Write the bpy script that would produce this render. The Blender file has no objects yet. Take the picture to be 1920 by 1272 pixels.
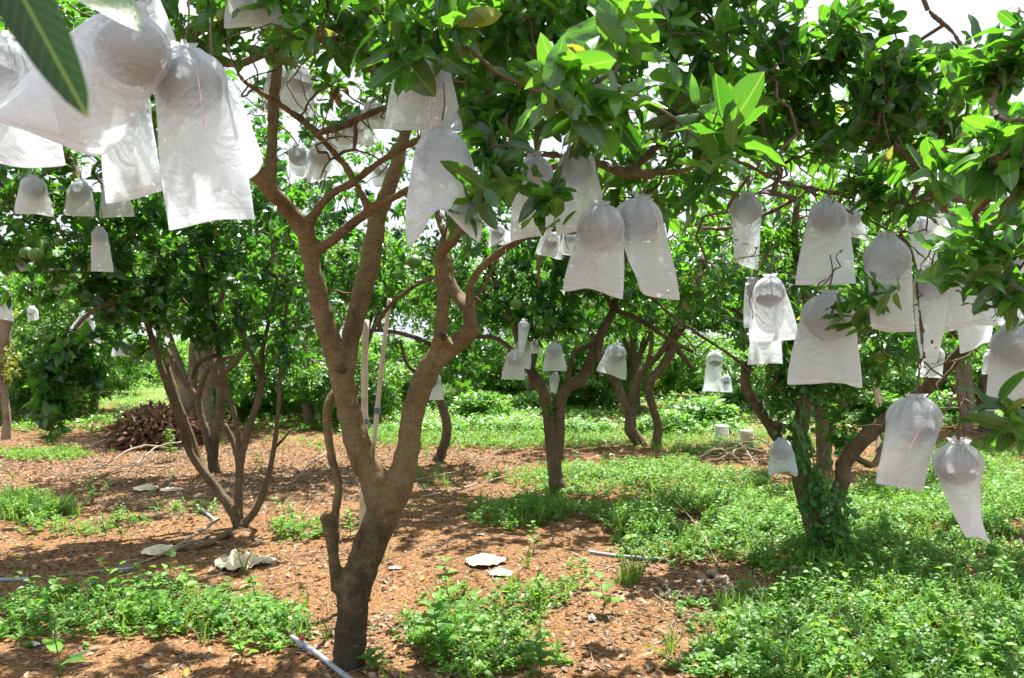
import bpy, math, random
import numpy as np
from mathutils import Vector
R = math.radians
rng = np.random.default_rng(7)
random.seed(7)
S = bpy.context.scene
COL = S.collection
# ------------------------------------------------------------------ camera, sky, sun, exposure
F = 1500.0; HZ = 636.0; EYE = 1.5
cam = bpy.data.cameras.new('camera'); co = bpy.data.objects.new('camera', cam); COL.objects.link(co)
co.location = (0, 0, EYE); co.rotation_euler = (R(90), 0, 0)
cam.lens = 36 * F / 1920; cam.sensor_width = 36; cam.clip_start = .05; cam.clip_end = 2000
cam.dof.use_dof = True; cam.dof.focus_distance = 3.4; cam.dof.aperture_fstop = 8
S.camera = co
SUN_EL, SUN_AZ = 66, 18          # azimuth clockwise from +Y (the view direction)
w = bpy.data.worlds.new('World'); S.world = w; w.use_nodes = True
nt = w.node_tree; N = nt.nodes; L = nt.links
bg = N['Background']; sky = N.new('ShaderNodeTexSky'); sky.sky_type = 'NISHITA'; sky.sun_disc = False
sky.sun_elevation = R(SUN_EL); sky.sun_rotation = R(SUN_AZ); sky.dust_density = 4; sky.air_density = 1
tc = N.new('ShaderNodeTexCoord'); nz = N.new('ShaderNodeTexNoise'); nz.inputs['Scale'].default_value = 2.2
nz.inputs['Detail'].default_value = 6
rp = N.new('ShaderNodeValToRGB'); rp.color_ramp.elements[0].position = .30; rp.color_ramp.elements[1].position = .5
rp.color_ramp.elements[0].color = (.55, .55, .55, 1)
mx = N.new('ShaderNodeMix'); mx.data_type = 'RGBA'; mx.inputs[7].default_value = (7.2, 7.6, 8.4, 1)
L.new(tc.outputs['Generated'], nz.inputs['Vector']); L.new(nz.outputs['Fac'], rp.inputs['Fac'])
L.new(rp.outputs['Color'], mx.inputs[0]); L.new(sky.outputs['Color'], mx.inputs[6])
L.new(mx.outputs[2], bg.inputs['Color']); bg.inputs['Strength'].default_value = .05
sl = bpy.data.lights.new('sun', 'SUN'); sl.energy = 5; sl.angle = R(.5); sl.color = (1, .95, .86)
so = bpy.data.objects.new('sun', sl); COL.objects.link(so)
sd = Vector((math.sin(R(SUN_AZ)) * math.cos(R(SUN_EL)), math.cos(R(SUN_AZ)) * math.cos(R(SUN_EL)), math.sin(R(SUN_EL))))
so.rotation_euler = sd.to_track_quat('Z', 'Y').to_euler(); so.location = (0, 0, 30)
S.view_settings.view_transform = 'Standard'; S.view_settings.look = 'None'
S.view_settings.exposure = 1.72; S.view_settings.gamma = 1
cy = S.cycles
cy.max_bounces = 8; cy.diffuse_bounces = 4; cy.glossy_bounces = 2; cy.transmission_bounces = 6
cy.transparent_max_bounces = 12; cy.sample_clamp_indirect = 6; cy.caustics_reflective = False; cy.caustics_refractive = False

# ------------------------------------------------------------------ helpers
def P(px, py, d):
    return np.array([(px - 960) / F * d, d, EYE - (py - HZ) / F * d])
def GP(px, py):                                   # a point of the ground seen at that place
    d = EYE * F / (py - HZ); return np.array([(px - 960) / F * d, d, 0.0])
def nrm(v): return v / np.maximum(np.linalg.norm(v, axis=-1, keepdims=True), 1e-9)
def hash2(i, j, s=0):
    h = (i * 374761393 + j * 668265263 + s * 974634777) & 0xffffffff
    h = ((h ^ (h >> 13)) * 1274126177) & 0xffffffff
    return ((h ^ (h >> 16)) & 0xffff) / 65535.0
def vnoise(x, y, s=0):
    xi = np.floor(x).astype(np.int64); yi = np.floor(y).astype(np.int64); fx = x - xi; fy = y - yi
    fx = fx * fx * (3 - 2 * fx); fy = fy * fy * (3 - 2 * fy)
    a = hash2(xi, yi, s); b = hash2(xi + 1, yi, s); c = hash2(xi, yi + 1, s); d = hash2(xi + 1, yi + 1, s)
    return (a + (b - a) * fx) * (1 - fy) + (c + (d - c) * fx) * fy
def fbm(x, y, s=0, o=3):
    t = 0; a = 1; n = 0
    for k in range(o):
        t = t + a * vnoise(x * 2 ** k, y * 2 ** k, s + k); n += a; a *= .5
    return t / n
def ground_z(x, y):
    return (fbm(x * .9, y * .9, 5) - .5) * .07 + (fbm(x * 6, y * 6, 9, 2) - .5) * .018

def mesh_np(name, V, quads=None, tris=None, mat=None, uv=None, smooth=True):
    me = bpy.data.meshes.new(name)
    V = np.asarray(V, np.float32)
    nq = 0 if quads is None else len(quads); ntr = 0 if tris is None else len(tris)
    idx = []
    if nq: idx.append(np.asarray(quads, np.int32).ravel())
    if ntr: idx.append(np.asarray(tris, np.int32).ravel())
    idx = np.concatenate(idx)
    ls = np.concatenate([np.arange(nq) * 4, nq * 4 + np.arange(ntr) * 3]).astype(np.int32)
    me.vertices.add(len(V)); me.vertices.foreach_set('co', V.ravel())
    me.loops.add(len(idx)); me.loops.foreach_set('vertex_index', idx)
    me.polygons.add(nq + ntr); me.polygons.foreach_set('loop_start', ls)
    if smooth: me.polygons.foreach_set('use_smooth', np.ones(nq + ntr, bool))
    me.update(calc_edges=True)
    if uv is not None:
        l = me.uv_layers.new(name='UVMap'); l.data.foreach_set('uv', np.asarray(uv, np.float32)[idx].ravel())
    if mat: me.materials.append(mat)
    return me
def link(name, me, parent=None, loc=None):
    o = bpy.data.objects.new(name, me); COL.objects.link(o)
    if parent is not None: o.parent = parent
    if loc is not None: o.location = loc
    return o
def tag(o, label=None, cat=None, group=None, kind=None):
    if label: o['label'] = label
    if cat: o['category'] = cat
    if group: o['group'] = group
    if kind: o['kind'] = kind
    return o
def empty(name, loc=(0, 0, 0), rz=0):
    o = bpy.data.objects.new(name, None); COL.objects.link(o); o.location = loc; o.rotation_euler = (0, 0, rz)
    o.empty_display_size = .1
    return o
def copy_tree(o, parent=None):
    c = o.copy(); COL.objects.link(c)
    if parent is not None: c.parent = parent
    for ch in list(o.children): copy_tree(ch, c)
    return c

class Geo:                                        # gathers vertices of one mesh
    def __init__(s): s.V = []; s.Q = []; s.T = []; s.U = []; s.n = 0
    def add(s, V, Q=None, T=None, U=None):
        V = np.asarray(V, float)
        if Q is not None and len(Q): s.Q.append(np.asarray(Q) + s.n)
        if T is not None and len(T): s.T.append(np.asarray(T) + s.n)
        s.V.append(V); s.U.append(np.zeros((len(V), 2)) if U is None else U); s.n += len(V)
    def mesh(s, name, mat, origin=None, smooth=True):
        V = np.concatenate(s.V)
        if origin is not None: V = V - np.asarray(origin)
        return mesh_np(name, V, np.concatenate(s.Q) if s.Q else None, np.concatenate(s.T) if s.T else None, mat, np.concatenate(s.U), smooth)
def spline(pts, rad, per=5, wob=0.0):
    pts = np.asarray(pts, float); rad = np.asarray(rad, float); n = len(pts)
    if n < 3: per = max(per, 2)
    e = np.vstack([2 * pts[0] - pts[1], pts, 2 * pts[-1] - pts[-2]])
    o = []; r = []
    for i in range(n - 1):
        p0, p1, p2, p3 = e[i:i + 4]
        for k in range(per):
            t = k / per
            o.append(.5 * ((2 * p1) + (-p0 + p2) * t + (2 * p0 - 5 * p1 + 4 * p2 - p3) * t * t + (-p0 + 3 * p1 - 3 * p2 + p3) * t ** 3))
            r.append(rad[i] + (rad[i + 1] - rad[i]) * t)
    o.append(pts[-1]); r.append(rad[-1]); o = np.array(o); r = np.array(r)
    if wob: o[1:-1] += rng.normal(0, 1, (len(o) - 2, 3)) * (wob * r[1:-1, None])
    return o, r
def tube(g, p, r, sides=8, lump=0.0, cap=True):
    n = len(p); t = np.gradient(p, axis=0); t = nrm(t)
    ref = np.array([0.31, 0.2, .93]) if abs(t[0][2]) < .8 else np.array([1., .1, 0])
    us = []; u = nrm(np.cross(ref, t[0]))
    for k in range(n):
        u = nrm(u - t[k] * np.dot(u, t[k])); us.append(u)
    us = np.array(us); vs = np.cross(t, us)
    a = np.arange(sides) / sides * 2 * np.pi
    rr = r[:, None] * (1 + (lump * rng.normal(0, 1, (n, sides)) if lump else 0))
    V = p[:, None] + rr[..., None] * (np.cos(a)[None, :, None] * us[:, None] + np.sin(a)[None, :, None] * vs[:, None])
    V = V.reshape(-1, 3)
    i = np.arange(n - 1)[:, None] * sides; j = np.arange(sides)[None]; j2 = (j + 1) % sides
    Q = np.stack([i + j, i + j2, i + sides + j2, i + sides + j], -1).reshape(-1, 4)
    U = np.stack([np.tile(a / 6.2832, n), np.repeat(np.arange(n) * 1.0, sides)], -1)
    T = []
    if cap:
        V = np.vstack([V, p[0], p[-1]]); U = np.vstack([U, [0, 0], [0, 0]]); c0 = n * sides
        for k in range(sides):
            T.append([c0, (k + 1) % sides, k]); T.append([c0 + 1, (n - 1) * sides + k, (n - 1) * sides + (k + 1) % sides])
    g.add(V, Q, T, U)

# ------------------------------------------------------------------ materials
def newmat(name):
    m = bpy.data.materials.new(name); m.use_nodes = True; nt = m.node_tree; nt.nodes.clear()
    out = nt.nodes.new('ShaderNodeOutputMaterial'); return m, nt, out
def nd(nt, t, **kw):
    n = nt.nodes.new('ShaderNode' + t)
    for k, v in kw.items():
        if isinstance(v, bpy.types.NodeSocket): nt.links.new(v, n.inputs[k.replace('_', ' ')] if not k.startswith('i') or not k[1:].isdigit() else n.inputs[int(k[1:])])
        elif k.startswith('i') and k[1:].isdigit(): n.inputs[int(k[1:])].default_value = v
        elif hasattr(n, k): setattr(n, k, v)
        else: n.inputs[k.replace('_', ' ')].default_value = v
    return n
def ramp(nt, fac, stops):
    r = nt.nodes.new('ShaderNodeValToRGB'); e = r.color_ramp.elements
    while len(e) < len(stops): e.new(.5)
    for k, (p, c) in enumerate(stops): e[k].position = p; e[k].color = (*c, 1) if len(c) == 3 else c
    nt.links.new(fac, r.inputs['Fac']); return r.outputs['Color']
def mixc(nt, fac, a, b, bt='MIX'):
    n = nt.nodes.new('ShaderNodeMix'); n.data_type = 'RGBA'; n.blend_type = bt
    for s, v in ((0, fac), (6, a), (7, b)):
        if isinstance(v, bpy.types.NodeSocket): nt.links.new(v, n.inputs[s])
        else: n.inputs[s].default_value = v if s == 0 else (*v, 1)
    return n.outputs[2]
def math_(nt, op, a, b=0.0, c=0.0):
    n = nt.nodes.new('ShaderNodeMath'); n.operation = op
    for s, v in enumerate((a, b, c)):
        if isinstance(v, bpy.types.NodeSocket): nt.links.new(v, n.inputs[s])
        else: n.inputs[s].default_value = v
    return n.outputs[0]
def noise(nt, scale, detail=3, coord=None, rough=.5):
    n = nt.nodes.new('ShaderNodeTexNoise'); n.inputs['Scale'].default_value = scale; n.inputs['Detail'].default_value = detail
    n.inputs['Roughness'].default_value = rough
    if coord is not None: nt.links.new(coord, n.inputs['Vector'])
    return n.outputs['Fac']
def leaf_mat(name, cols, trans, tf=.42, rough=.28, veins=True, spec=.8):
    m, nt, out = newmat(name)
    g = nd(nt, 'NewGeometry'); ri = g.outputs['Random Per Island']
    uv = nd(nt, 'UVMap'); sp = nd(nt, 'SeparateXYZ', Vector=uv.outputs[0])
    tone = math_(nt, 'MULTIPLY', math_(nt, 'FLOOR', math_(nt, 'MULTIPLY', sp.outputs[0], .5)), .1); uu = math_(nt, 'MODULO', sp.outputs[0], 2.0)
    c = ramp(nt, math_(nt, 'ADD', math_(nt, 'MULTIPLY', ri, .45), math_(nt, 'MULTIPLY', tone, .6)), [(k / (len(cols) - 1), x) for k, x in enumerate(cols)])
    r2 = math_(nt, 'ADD', math_(nt, 'MULTIPLY', math_(nt, 'FRACT', math_(nt, 'MULTIPLY', ri, 37.7)), .4), math_(nt, 'MULTIPLY', tone, .6))
    t = mixc(nt, r2, trans[0], trans[1])
    yl = math_(nt, 'GREATER_THAN', math_(nt, 'FRACT', math_(nt, 'MULTIPLY', ri, 911.3)), .99 if name != 'creeper_leaf' else 2); yl = math_(nt, 'MULTIPLY', yl, .7)
    c = mixc(nt, yl, c, (.30, .27, .04)); t = mixc(nt, yl, t, (.6, .5, .05))
    if veins:
        dv = math_(nt, 'ABSOLUTE', math_(nt, 'SUBTRACT', sp.outputs[1], .5))
        mid = math_(nt, 'LESS_THAN', dv, .028)
        side = math_(nt, 'SINE', math_(nt, 'MULTIPLY', math_(nt, 'SUBTRACT', uu, math_(nt, 'MULTIPLY', dv, .45)), 75))
        side = math_(nt, 'GREATER_THAN', side, .9)
        v = math_(nt, 'MAXIMUM', math_(nt, 'MULTIPLY', mid, .5), math_(nt, 'MULTIPLY', side, .13))
        c = mixc(nt, v, c, (.22, .34, .08)); t = mixc(nt, v, t, (.45, .62, .12))
        ns = noise(nt, 60, 3); blot = ramp(nt, ns, [(.62, (0, 0, 0)), (.72, (1, 1, 1))])
        c = mixc(nt, math_(nt, 'MULTIPLY', blot, .25), c, (.25, .22, .05))
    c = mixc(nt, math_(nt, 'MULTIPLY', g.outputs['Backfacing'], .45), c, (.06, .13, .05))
    p = nd(nt, 'BsdfPrincipled', Base_Color=c, Roughness=rough); p.inputs['Specular IOR Level'].default_value = spec
    if veins:
        bp = nd(nt, 'Bump', Strength=.35, Distance=.002, Height=math_(nt, 'SUBTRACT', noise(nt, 45, 2), v)); nt.links.new(bp.outputs[0], p.inputs['Normal'])
    tr = nd(nt, 'BsdfTranslucent', Color=t)
    ms = nd(nt, 'MixShader', i0=tf, i1=p.outputs[0], i2=tr.outputs[0]); nt.links.new(ms.outputs[0], out.inputs[0])
    return m
LC = [(.005, .024, .010), (.012, .052, .014), (.028, .11, .015), (.045, .17, .02), (.09, .25, .03)]
M_leaf = leaf_mat('leaf_near', LC, ((.05, .26, .010), (.22, .58, .02)))
M_leaf_mid = leaf_mat('leaf_mid', LC, ((.04, .22, .010), (.18, .52, .02)), veins=False, rough=.3)
M_leaf_far = leaf_mat('leaf_far', [(.04, .12, .015), (.08, .2, .025), (.14, .28, .04)], ((.14, .46, .03), (.32, .64, .05)), veins=False, rough=.45)
M_herb = leaf_mat('herb_leaf', [(.035, .12, .018), (.06, .17, .02), (.10, .24, .025), (.16, .30, .03)], ((.17, .48, .03), (.36, .66, .04)), tf=.35, rough=.5, veins=False, spec=.3)
M_grass = leaf_mat('grass_blade', [(.05, .15, .02), (.1, .24, .03), (.18, .28, .05)], ((.2, .42, .03), (.35, .5, .06)), tf=.35, rough=.5, veins=False)
M_ivy = leaf_mat('creeper_leaf', [(.03, .12, .02), (.06, .18, .03)], ((.15, .42, .04), (.2, .5, .03)), veins=False, rough=.5)
M_yellow = leaf_mat('yellow_creeper', [(.08, .16, .02), (.2, .24, .03), (.32, .26, .04)], ((.3, .4, .03), (.5, .45, .04)), veins=False, rough=.5)
M_dead = leaf_mat('dead_leaf', [(.07, .042, .036), (.15, .10, .07), (.23, .165, .11), (.37, .29, .20), (.11, .07, .055)], ((.3, .14, .05), (.4, .22, .08)), tf=.15, rough=.75, veins=False, spec=.2)
M_dead_red = leaf_mat('dead_leaf_heap', [(.10, .045, .035), (.19, .085, .06), (.28, .15, .11), (.13, .06, .045)], ((.2, .1, .05), (.3, .14, .08)), tf=.1, rough=.8, veins=False, spec=.15)
def bark_mat(name, a, b, dark, lich, dk=.5, sc=1.0, off=0.0, base=0):
    m, nt, out = newmat(name); tc = nd(nt, 'TexCoord'); o = tc.outputs['Object']
    n1 = noise(nt, 6 * sc, 5, o, .6); mp = nd(nt, 'Mapping', Vector=o); mp.inputs['Location'].default_value = (off, off * .7, 0); mp.inputs['Scale'].default_value = (1, 1, .55); n2 = noise(nt, 2.6 * sc, 5, mp.outputs[0], .7); n3 = noise(nt, 95 * sc, 5, o, .75); n4 = noise(nt, 14 * sc, 5, o, .7)
    c = mixc(nt, ramp(nt, n1, [(.35, (0, 0, 0)), (.65, (1, 1, 1))]), a, b)
    c = mixc(nt, ramp(nt, n4, [(.5, (0, 0, 0)), (.66, (.8, .8, .8))]), c, lich)
    c = mixc(nt, ramp(nt, n2, [(dk, (0, 0, 0)), (dk + .16, (.85, .85, .85))]), c, dark)
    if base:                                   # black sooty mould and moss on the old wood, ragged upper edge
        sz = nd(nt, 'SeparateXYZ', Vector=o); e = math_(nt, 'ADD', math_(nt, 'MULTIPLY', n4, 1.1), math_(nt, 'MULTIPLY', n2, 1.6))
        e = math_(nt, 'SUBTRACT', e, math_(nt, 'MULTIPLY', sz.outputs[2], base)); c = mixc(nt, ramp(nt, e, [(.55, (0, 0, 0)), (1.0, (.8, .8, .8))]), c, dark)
    mp2 = nd(nt, 'Mapping', Vector=o); mp2.inputs['Scale'].default_value = (14, 14, 75); n5 = noise(nt, 1.0 * sc, 3, mp2.outputs[0], .6)
    c = mixc(nt, .6, c, ramp(nt, n3, [(.36, (.25, .25, .25)), (.62, (1, 1, 1))]), 'MULTIPLY')
    c = mixc(nt, .35, c, ramp(nt, n5, [(.3, (.45, .42, .4)), (.55, (1, 1, 1))]), 'MULTIPLY')
    v3 = nt.nodes.new('ShaderNodeTexVoronoi'); v3.inputs['Scale'].default_value = 34 * sc; nt.links.new(o, v3.inputs['Vector'])
    c = mixc(nt, ramp(nt, math_(nt, 'ADD', v3.outputs['Distance'], math_(nt, 'MULTIPLY', n4, .5)), [(.28, (.55, .55, .55)), (.36, (0, 0, 0))]), c, tuple(min(1, x * 1.9 + .03) for x in lich))
    h = math_(nt, 'ADD', math_(nt, 'ADD', math_(nt, 'MULTIPLY', n3, .6), math_(nt, 'MULTIPLY', n5, .4)), n4)
    bp = nd(nt, 'Bump', Strength=.9, Distance=.008, Height=h)
    p = nd(nt, 'BsdfPrincipled', Base_Color=c, Roughness=.82, Normal=bp.outputs[0]); p.inputs['Specular IOR Level'].default_value = .25
    nt.links.new(p.outputs[0], out.inputs[0]); return m
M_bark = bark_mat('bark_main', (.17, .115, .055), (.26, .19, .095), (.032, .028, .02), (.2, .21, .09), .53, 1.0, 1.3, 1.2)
M_bark2 = bark_mat('bark_brown', (.12, .08, .045), (.19, .135, .08), (.04, .03, .022), (.18, .16, .10), .5)
M_bark3 = bark_mat('bark_grey', (.25, .18, .13), (.34, .26, .19), (.1, .075, .055), (.36, .33, .26), .55)
M_twig = bark_mat('twig_bark', (.16, .11, .075), (.25, .18, .12), (.06, .045, .035), (.22, .2, .14), .55, 3)
M_dry = bark_mat('dry_wood', (.36, .28, .2), (.46, .38, .29), (.16, .12, .09), (.5, .45, .38), .55, 3)
def plain(name, col, rough=.6, nscale=20, col2=None, bump=.0, spec=.4):
    m, nt, out = newmat(name); tc = nd(nt, 'TexCoord'); n = noise(nt, nscale, 5, tc.outputs['Object'], .6)
    c = mixc(nt, ramp(nt, n, [(.4, (0, 0, 0)), (.62, (1, 1, 1))]), col, col2 or tuple(x * .75 for x in col))
    p = nd(nt, 'BsdfPrincipled', Base_Color=c, Roughness=rough); p.inputs['Specular IOR Level'].default_value = spec
    if bump: nt.links.new(nd(nt, 'Bump', Strength=bump, Distance=.003, Height=n).outputs[0], p.inputs['Normal'])
    nt.links.new(p.outputs[0], out.inputs[0]); return m
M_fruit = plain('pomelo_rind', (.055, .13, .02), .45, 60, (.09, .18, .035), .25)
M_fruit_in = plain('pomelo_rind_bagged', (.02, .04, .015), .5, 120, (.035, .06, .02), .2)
M_pvc = plain('grey_pvc', (.30, .34, .38), .4, 12, (.22, .24, .26))
M_red = plain('red_plastic', (.65, .06, .09), .4, 20)
M_white = plain('bucket_plastic', (.75, .73, .66), .5, 9, (.5, .47, .38))
M_paint = plain('yellow_paint', (.6, .5, .08), .6, 14, (.35, .35, .3))
M_rag = plain('rag_cloth', (.72, .66, .52), .9, 9, (.5, .42, .3), .5)
M_bamboo = plain('bamboo', (.50, .43, .33), .55, 6, (.36, .3, .22), .2)
M_bluetie = plain('blue_tie', (.05, .13, .2), .6)
M_bluefoil = plain('blue_wrapper', (.1, .3, .7), .35, 30, (.5, .6, .75))
M_paper = plain('paper_scrap', (.72, .72, .7), .8, 10)
M_string = plain('red_white_string', (.75, .3, .26), .8, 300, (.85, .8, .76))
def cloth_mat():
    m, nt, out = newmat('bag_cloth'); tc = nd(nt, 'TexCoord'); o = tc.outputs['Object']; uv = nd(nt, 'UVMap')
    sp = nd(nt, 'SeparateXYZ', Vector=uv.outputs[0])
    g = noise(nt, 420, 2, o); f = noise(nt, 9, 4, o)
    hem = math_(nt, 'GREATER_THAN', sp.outputs[1], .935)
    st = math_(nt, 'MULTIPLY', math_(nt, 'LESS_THAN', math_(nt, 'ABSOLUTE', math_(nt, 'SUBTRACT', sp.outputs[1], .94)), .004), .5)
    su = math_(nt, 'PINGPONG', sp.outputs[0], .5)
    seam = math_(nt, 'LESS_THAN', math_(nt, 'PINGPONG', sp.outputs[0], .5), .03)
    c = mixc(nt, ramp(nt, f, [(.5, (0, 0, 0)), (.8, (1, 1, 1))]), (.86, .93, .99), (.80, .86, .91))
    spots = ramp(nt, noise(nt, 55, 2, o), [(.72, (0, 0, 0)), (.75, (1, 1, 1))])
    c = mixc(nt, math_(nt, 'MULTIPLY', spots, .35), c, (.35, .3, .24))
    c = mixc(nt, st, c, (.5, .5, .52))
    cx = nd(nt, 'CombineXYZ'); nt.links.new(math_(nt, 'MULTIPLY', math_(nt, 'PINGPONG', sp.outputs[0], .5), 46), cx.inputs[0]); nt.links.new(math_(nt, 'MULTIPLY', sp.outputs[1], 5), cx.inputs[1])
    inf = nd(nt, 'ObjectInfo'); nt.links.new(math_(nt, 'MULTIPLY', inf.outputs['Random'], 50), cx.inputs[2])
    pl = noise(nt, 1, 2, cx.outputs[0]); fade = math_(nt, 'POWER', math_(nt, 'MAXIMUM', math_(nt, 'SUBTRACT', 1, math_(nt, 'MULTIPLY', sp.outputs[1], 2.4)), 0), 1.5)
    wr = nt.nodes.new('ShaderNodeTexNoise'); wr.inputs['Scale'].default_value = 11; wr.inputs['Detail'].default_value = 2; wr.inputs['Distortion'].default_value = 1.5; nt.links.new(o, wr.inputs['Vector'])
    crease = math_(nt, 'MULTIPLY', math_(nt, 'ABSOLUTE', math_(nt, 'SUBTRACT', wr.outputs['Fac'], .5)), -2.2)
    hh = math_(nt, 'ADD', math_(nt, 'MULTIPLY', g, .10), math_(nt, 'ADD', math_(nt, 'MULTIPLY', math_(nt, 'MULTIPLY', pl, fade), 5), crease))
    bp = nd(nt, 'Bump', Strength=.8, Distance=.010, Height=hh)
    d = nd(nt, 'BsdfPrincipled', Base_Color=c, Roughness=.55, Normal=bp.outputs[0]); d.inputs['Specular IOR Level'].default_value = .3
    t = nd(nt, 'BsdfTranslucent', Color=c, Normal=bp.outputs[0])
    a = nd(nt, 'MixShader', i0=.6, i1=d.outputs[0], i2=t.outputs[0])
    tp = nd(nt, 'BsdfTransparent', Color=(1, 1, 1, 1))
    fac = math_(nt, 'SUBTRACT', math_(nt, 'ADD', .27, math_(nt, 'MULTIPLY', math_(nt, 'SUBTRACT', g, .5), .5)), math_(nt, 'MULTIPLY', math_(nt, 'MAXIMUM', hem, seam), .18))
    ms = nd(nt, 'MixShader', i0=fac, i1=a.outputs[0], i2=tp.outputs[0]); nt.links.new(ms.outputs[0], out.inputs[0]); return m
M_cloth = cloth_mat()
def soil_mat():
    m, nt, out = newmat('soil'); tc = nd(nt, 'TexCoord'); o = tc.outputs['Object']
    n1 = noise(nt, 1.1, 5, o, .6); n2 = noise(nt, 9, 5, o, .65)
    v = nt.nodes.new('ShaderNodeTexVoronoi'); v.inputs['Scale'].default_value = 85; nt.links.new(o, v.inputs['Vector'])
    v2 = nt.nodes.new('ShaderNodeTexVoronoi'); v2.inputs['Scale'].default_value = 34; nt.links.new(o, v2.inputs['Vector'])
    c = mixc(nt, ramp(nt, n1, [(.38, (0, 0, 0)), (.62, (1, 1, 1))]), (.10, .050, .018), (.17, .092, .036))
    c = mixc(nt, ramp(nt, n2, [(.45, (0, 0, 0)), (.7, (.7, .7, .7))]), c, (.16, .075, .045))
    sp = nd(nt, 'SeparateColor', Color=v.outputs['Color'])
    c = mixc(nt, ramp(nt, sp.outputs[0], [(.55, (0, 0, 0)), (.9, (.75, .75, .75))]), c, (.34, .19, .10))
    c = mixc(nt, ramp(nt, sp.outputs[1], [(.75, (0, 0, 0)), (.95, (.7, .7, .7))]), c, (.11, .055, .035))
    sep = nd(nt, 'SeparateXYZ', Vector=o)       # farther back under the grass
    far = ramp(nt, math_(nt, 'MULTIPLY', math_(nt, 'SUBTRACT', math_(nt, 'ADD', sep.outputs[1], math_(nt, 'MULTIPLY', n1, 14)), 22), .12), [(0, (0, 0, 0)), (1, (1, 1, 1))])
    c = mixc(nt, far, c, mixc(nt, n2, (.09, .17, .03), (.2, .24, .07)))
    h = math_(nt, 'ADD', math_(nt, 'MULTIPLY', v.outputs['Distance'], -.5), math_(nt, 'ADD', math_(nt, 'MULTIPLY', v2.outputs['Distance'], -.8), n2))
    bp = nd(nt, 'Bump', Strength=.8, Distance=.012, Height=h)
    p = nd(nt, 'BsdfPrincipled', Base_Color=c, Roughness=.95, Normal=bp.outputs[0]); p.inputs['Specular IOR Level'].default_value = .15
    nt.links.new(p.outputs[0], out.inputs[0]); return m
M_soil = soil_mat()
M_chip = leaf_mat('soil_chip', [(.09, .045, .02), (.17, .092, .038), (.25, .15, .068), (.34, .23, .12)], ((.2, .1, .05), (.2, .1, .05)), tf=.02, rough=.9, veins=False, spec=.15)

# ------------------------------------------------------------------ ground sheet reaching the horizon
def graded(a, b, n, p): t = np.linspace(-1, 1, n); return (a + b) / 2 + (b - a) / 2 * np.sign(t) * np.abs(t) ** p
gx = graded(-900, 900, 281, 4.2); gy = np.concatenate([np.linspace(-8, 12, 200), 12 + np.linspace(0, 1, 90)[1:] ** 3 * 1100])
X, Y = np.meshgrid(gx, gy); Z = ground_z(X, Y) * np.clip(1.2 - (Y - 14) / 40, .2, 1)
V = np.stack([X, Y, Z], -1).reshape(-1, 3); nxx = len(gx)
i, j = np.meshgrid(np.arange(len(gy) - 1), np.arange(nxx - 1), indexing='ij'); a = i * nxx + j
tag(link('ground', mesh_np('ground', V, np.stack([a, a + 1, a + nxx + 1, a + nxx], -1).reshape(-1, 4), None, M_soil)), kind='structure')

# ------------------------------------------------------------------ leaves
def leaf_template(ns, wid=.27, fold=.18, droop=.12, tip=.75, wave=0.0):
    t = np.linspace(0, 1, ns + 1); ww = wid * np.sin(np.pi * t ** tip) ** .55
    ww[0] = .015; ww[-1] = 0.004
    V = []; U = []
    for k, tt in enumerate(t):
        z0 = -droop * tt ** 2
        for s in (-1, 0, 1):
            V.append([tt, s * ww[k], z0 + (fold * ww[k] if s else 0) + wave * math.sin(tt * 11 + s) * ww[k]]); U.append([tt, .5 + s * .5 * ww[k] / wid])
    Q = []
    for k in range(ns):
        b = 3 * k; Q += [[b, b + 3, b + 4, b + 1], [b + 1, b + 4, b + 5, b + 2]]
    return np.array(V), np.array(Q), np.array(U)
T_NEAR = [leaf_template(7, .235, .35, .12, .85), leaf_template(7, .215, .2, .35, .95, wave=.3), leaf_template(7, .25, .45, -.08, 1.05), leaf_template(7, .18, .3, .6, .85, wave=.25), leaf_template(7, .21, .6, .2, 1.0, wave=.35)]
T_MID = [leaf_template(3, .27, .3, .15), leaf_template(3, .25, .15, .35)]
T_FAR = [(np.array([[0, 0, 0], [.5, -.27, .06], [1, 0, -.1], [.5, .27, .06]]), np.array([[0, 1, 2, 3]]), np.array([[0, .5], [.5, 0], [1, .5], [.5, 1]]))]
def place(tmps, pos, dirs, up, size, tone=None):
    if tone is None: tone = rng.uniform(0, 1, len(pos))
    tone = np.floor(np.clip(tone, 0, .999) * 10) * 2
    """copies of a small template at many places -> vertices, quads, uvs"""
    Vs = []; Qs = []; Us = []; n0 = 0; which = rng.integers(0, len(tmps), len(pos))
    d = nrm(dirs); s = np.cross(up, d); s = nrm(s + 1e-6); u = np.cross(d, s)
    for k, (TV, TQ, TU) in enumerate(tmps):
        m = which == k
        if not m.any(): continue
        sz = size[m][:, None, None]
        wj = rng.uniform(.8, 1.15, m.sum())[:, None, None]
        V = pos[m][:, None] + sz * (TV[None, :, 0:1] * d[m][:, None] + wj * TV[None, :, 1:2] * s[m][:, None] + TV[None, :, 2:3] * u[m][:, None])
        n = m.sum(); q = TQ[None] + (np.arange(n) * len(TV))[:, None, None] + n0
        Vs.append(V.reshape(-1, 3)); Qs.append(q.reshape(-1, 4)); uu = np.tile(TU, (n, 1)); uu[:, 0] += np.repeat(tone[m], len(TU)); Us.append(uu); n0 += n * len(TV)
    return np.concatenate(Vs), np.concatenate(Qs), np.concatenate(Us)
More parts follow.
